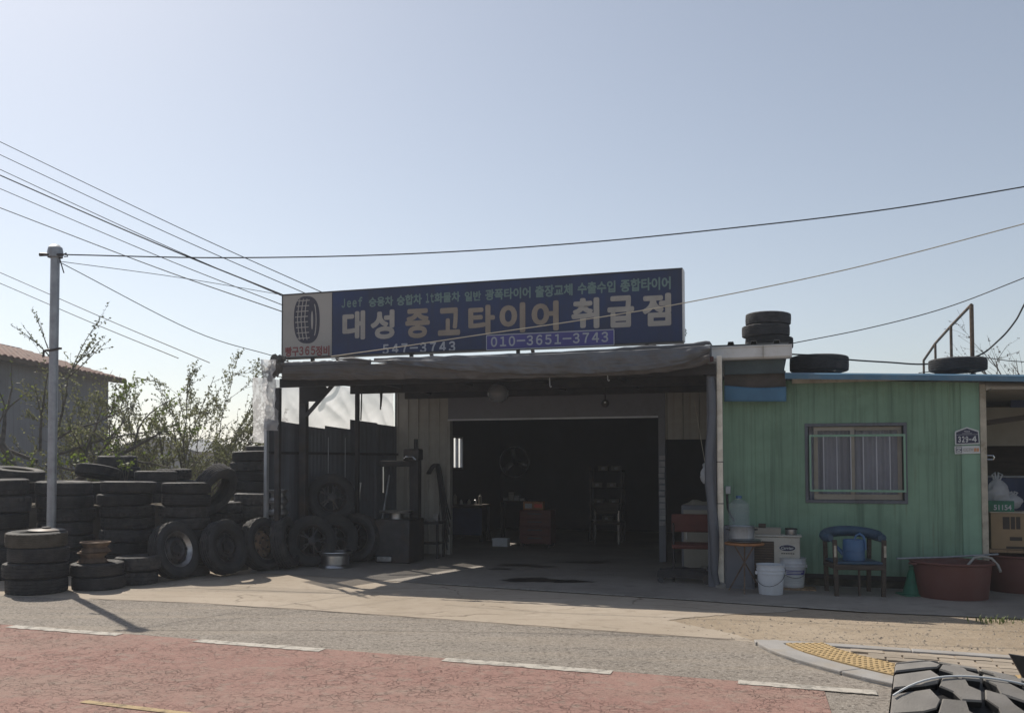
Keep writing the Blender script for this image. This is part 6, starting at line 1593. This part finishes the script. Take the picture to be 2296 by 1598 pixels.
# shrubs in the distance between the houses
for i, (px, Z, h, w, lab) in enumerate(((470, 27, 1.6, 1.6, 'grey-green shrub in the field right of the bushy tree trunk'), (545, 25, 1.7, 1.5, 'olive shrub in the field close behind the fence corner'), (335, 30, 1.5, 1.8, 'low shrub in the field in front of the white farm shed'), (610, 29, 1.7, 1.7, 'round shrub in the field behind the plastic film'))):
    r_ = random.Random(100 + i); stems = [((r_.uniform(-w/2, w/2), r_.uniform(-.4, .4), 0), (r_.gauss(0, .35), r_.gauss(0, .2), 1), h*r_.uniform(.6, .95), .02) for _ in range(16)]
    tree(lab, ((px - PX)/FPX*Z, Z, 0), stems, r_, 2, .02, M['leaf_grey'], .12, .11, .9, 'shrub', 'shrub', kids=(4, 5), minlvl=2)
# weeds on the earth bank
for i, (px, py, Z) in enumerate(((18, 1035, 13.0), (140, 1040, 13.3), (282, 1050, 13.1), (60, 1045, 13.6), (180, 1052, 12.9))):
    r_ = random.Random(40 + i); p = D(px, py + 18, Z); p.z = max(p.z, .82); mb = MB()
    o = thing('weed', ('tall weed with bright leaves left of the metal pole', 'bright weed just right of the metal pole', 'yellow-green weed between the back-row tyre heaps', 'thin weed close behind the wide-tyre stack', 'low weed at the slanted back-row tyre')[i], 'weed', p)
    st_ = MB(); 
    for k in range(5):
        d = Vector((r_.gauss(0, .35), r_.gauss(0, .2), 1)).normalized(); L = r_.uniform(.18, .38); q = d*L; st_.tube([(0,0,-.12), tuple(d*L*.5), tuple(q)], .004, 4)
        for j in range(9):
            v = Vector((r_.gauss(0,1), r_.gauss(0,1), r_.gauss(.2,.6))).normalized(); s = r_.uniform(.03, .075); w = v.cross(Vector((r_.gauss(0,1), r_.gauss(0,1), r_.gauss(0,1)))).normalized()*s*.35; a = d*L*r_.uniform(.35, 1)
            mb.add([tuple(a), tuple(a + v*s*.5 + w), tuple(a + v*s), tuple(a + v*s*.5 - w)], [(0,1,2,3)])
    st_.build('stem', M['bark'], o); mb.build('leaves', M['leaf_bright'], o, smooth=0)

# ================================================================== HOUSES BEHIND
E1 = Vector((-8.62, 25.0)); E0 = Vector((-9.95, 13.2)); ze = 3.66
de = (E1 - E0).normalized(); ne = Vector((-de.y, de.x))       # ne points left, away from us
hs = thing('grey_house', 'grey-walled house with red tiled gable roof behind the trees', 'house')
def hp(s, off, z): q = E0 + de*s + ne*off; return (q.x, q.y, z)
LH = (E1 - E0).length
mb = MB(); mb.add([hp(-.2, .35, 0), hp(LH - .3, .35, 0), hp(LH - .3, .35, ze + .02), hp(-.2, .35, ze + .02), hp(-.2, .55, 0), hp(LH - .3, .55, 0), hp(LH - .3, .55, ze + .02), hp(-.2, .55, ze + .02)], [(0,1,2,3),(5,4,7,6),(1,5,6,2),(4,0,3,7),(3,2,6,7)]); mb.build('front_wall', M['house_wall'], hs, recalc=True, smooth=0)
mb = MB(); mb.add([hp(LH - .3, .55, 0), hp(LH - .3, 5.4, 0), hp(LH - .3, 5.4, ze), hp(LH - .3, 3.0, ze + .8), hp(LH - .3, .55, ze)], [(0,1,2,3,4)]); mb.build('gable_wall', M['house_wall'], hs, smooth=0, solid=.1)
def rf(i, j):
    s = -.4 + (LH + .4)*i; off = 3.0*j; course = (j*9) % 1.0
    return hp(s, off, ze + .02 + .86*j + .022*math.sin(s*2*math.pi/.24) - .03*course)
mb = MB(); mb.grid(rf, 420, 54); mb.build('tiled_roof', M['roof_tile'], hs, smooth=40, solid=.03)
mb = MB(); mb.add([hp(-.4, 3.0, ze + .9), hp(LH, 3.0, ze + .9), hp(LH, 6.0, ze), hp(-.4, 6.0, ze)], [(0,1,2,3)]); mb.build('rear_roof', M['roof_tile'], hs, smooth=0, solid=.03)
MB().bar(hp(-.4, .0, ze - .05), hp(LH, .0, ze - .05), .04, .10).build('fascia', M['wood_dark'], hs)
mb = MB(); mb.add([hp(-.4, .03, ze - .09), hp(LH, .03, ze - .09), hp(LH, .36, ze - .06), hp(-.4, .36, ze - .06)], [(0,1,2,3)]); mb.build('soffit', M['house_wall'], hs, smooth=0, solid=.01)
c = D(345, 1045, 42)
fs = thing('farm_shed', 'small pale farm shed with low gable seen through the branches', 'shed', (c.x, c.y, 0), -.15)
mb = MB(); mb.prism([(-2.0, 0), (1.9, 0), (1.9, 1.9), (-.1, 2.55), (-2.0, 1.9)], 0, 6, Matrix.Rotation(R(90), 4, 'X') @ Matrix.Translation((0, 0, -6))); mb.build('wall', M['far_wall'], fs, recalc=True, smooth=0)
for s in (-1, 1): MB().bar((-.1, 2.9, 2.62), (-.1 + s*2.25, 2.9, 1.92), 6.3, .08).build('roof', M['roof_sheet'], fs)
w_ = MB().box(-1.75, -1.1, -.03, -.005, 1.25, 1.75).build('window', M['glass'], fs)
for k in range(4): MB().box(-1.75, -1.1, -.05, -.031, 1.28 + k*.13, 1.31 + k*.13).build('window_bar', M['plate_white'], w_)

# ================================================================== OVERHEAD WIRES
def wire(pts, r, label, m=M['cable'], sagn=0, group='overhead wires'):
    q = [D(*p) for p in pts]; out = []
    if len(q) == 2:
        out = [q[0].lerp(q[1], k/24) - Vector((0, 0, sagn*4*(k/24)*(1 - k/24))) for k in range(25)]
    else:
        # Catmull-Rom through the points
        Q = [q[0]*2 - q[1]] + q + [q[-1]*2 - q[-2]]
        for i in range(1, len(Q) - 2):
            for k in range(8):
                t = k/8; p0, p1, p2, p3 = Q[i-1], Q[i], Q[i+1], Q[i+2]
                out.append(.5*((2*p1) + (p2 - p0)*t + (2*p0 - 5*p1 + 4*p2 - p3)*t*t + (3*p1 - p0 - 3*p2 + p3)*t**3))
        out.append(q[-1])
    o = MB().tube(out, r, 5).build('overhead_wire', m, smooth=60); return tag(o, label, 'wire', group)
wire([(145, 571, 10.75), (500, 578, 10.7), (900, 570, 10.5), (1300, 545, 10.2), (1700, 505, 9.9), (2000, 468, 9.6), (2296, 419, 9.3), (2600, 365, 9.0)], .0075, 'thick black cable running from the metal pole top across the whole sky')
wire([(134, 586, 10.8), (400, 622, 11.6), (632, 661, 12.55)], .004, 'thin wire from the pole top to the upper corner of the signboard')
wire([(134, 588, 10.8), (434, 742, 11.6), (616, 799, 12.3)], .005, 'thin wire from the pole top to the canopy corner')
for i, (y0, x1, y1, r, w_) in enumerate(((318, 726, 657, .006, 'highest'), (347, 690, 660, .006, 'second highest'), (380, 634, 664, .006, 'upper middle'), (393, 634, 661, .010, 'thick twisted middle'), (423, 634, 684, .006, 'lower middle'), (466, 634, 699, .007, 'lowest'))):
    s = (y1 - y0)/x1; wire([(-300, y0 - 300*s*1.04, 17.0), (0, y0 + 0, 15.6), (x1*.55, y0 + (y1 - y0)*.55 + 5, 13.9), (x1, y1, 12.72)], r, w_ + ' of the wires slanting down to the signboard')
for y0, x1, y1, w_ in ((611, 470, 813, 'upper'), (635, 400, 803, 'lower')):
    s = (y1 - y0)/x1; wire([(-300, y0 - 300*s, 26), (0, y0, 24), (x1/2, (y0 + y1)/2 + 2, 21), (x1, y1, 18.5)], .009, w_ + ' of the two wires passing behind the metal pole towards the bushy tree')
wire([(742, 799, 11.35), (900, 777, 10.95), (1100, 747, 10.75), (1300, 718, 10.6), (1530, 680, 10.4), (1900, 604, 10.0), (2296, 502, 9.5), (2600, 420, 9.2)], .006, 'pale wire crossing in front of the signboard letters', M['cable_pale'])
wire([(1775, 770, 11.4), (1950, 735, 11.0), (2120, 690, 10.6), (2296, 623, 10.1), (2600, 500, 9.5)], .006, 'black wire rising from the three-tyre roof stack')
wire([(1772, 794, 11.3), (1830, 797, 11.25), (1900, 806, 11.2), (1990, 812, 11.2), (2080, 816, 11.15), (2186, 800, 10.95), (2240, 762, 10.8), (2275, 722, 10.6), (2296, 684, 10.5), (2350, 580, 10.2), (2480, 330, 9.7), (2700, -60, 9.2)], .010, 'thick black cable sagging along the container roof past the pipe frame')
wire([(2190, 798, 10.95), (2240, 806, 10.8), (2296, 811, 10.6), (2500, 822, 10.2), (2900, 838, 9.4)], .005, 'thin wire from the pipe frame foot towards the shed roof')
wire([(2172, 812, 10.95), (2120, 828, 10.8), (2060, 836, 10.7)], .005, 'thin stay wire from the pipe frame down to the roof edge')

# ================================================================== HAZE
hz = MB().box(-225, 225, -14, 412, -1.0, 9.2).build('haze', None, smooth=0)  # added air volume; its scatter also stands in for lens veil over shadows
hm, hnt, hb, htc = newmat('haze'); hnt.nodes.remove(hb)
pv = hnt.nodes.new('ShaderNodeVolumePrincipled'); pv.inputs['Color'].default_value = (.84, .91, 1.0, 1); pv.inputs['Density'].default_value = HAZE; pv.inputs['Anisotropy'].default_value = .35
hnt.links.new(pv.outputs[0], hnt.nodes['Material Output'].inputs['Volume'])
hz.data.materials.append(hm); tag(hz, 'thin spring haze over the place, added also to mimic lens veil in shadows', 'haze', kind='stuff')
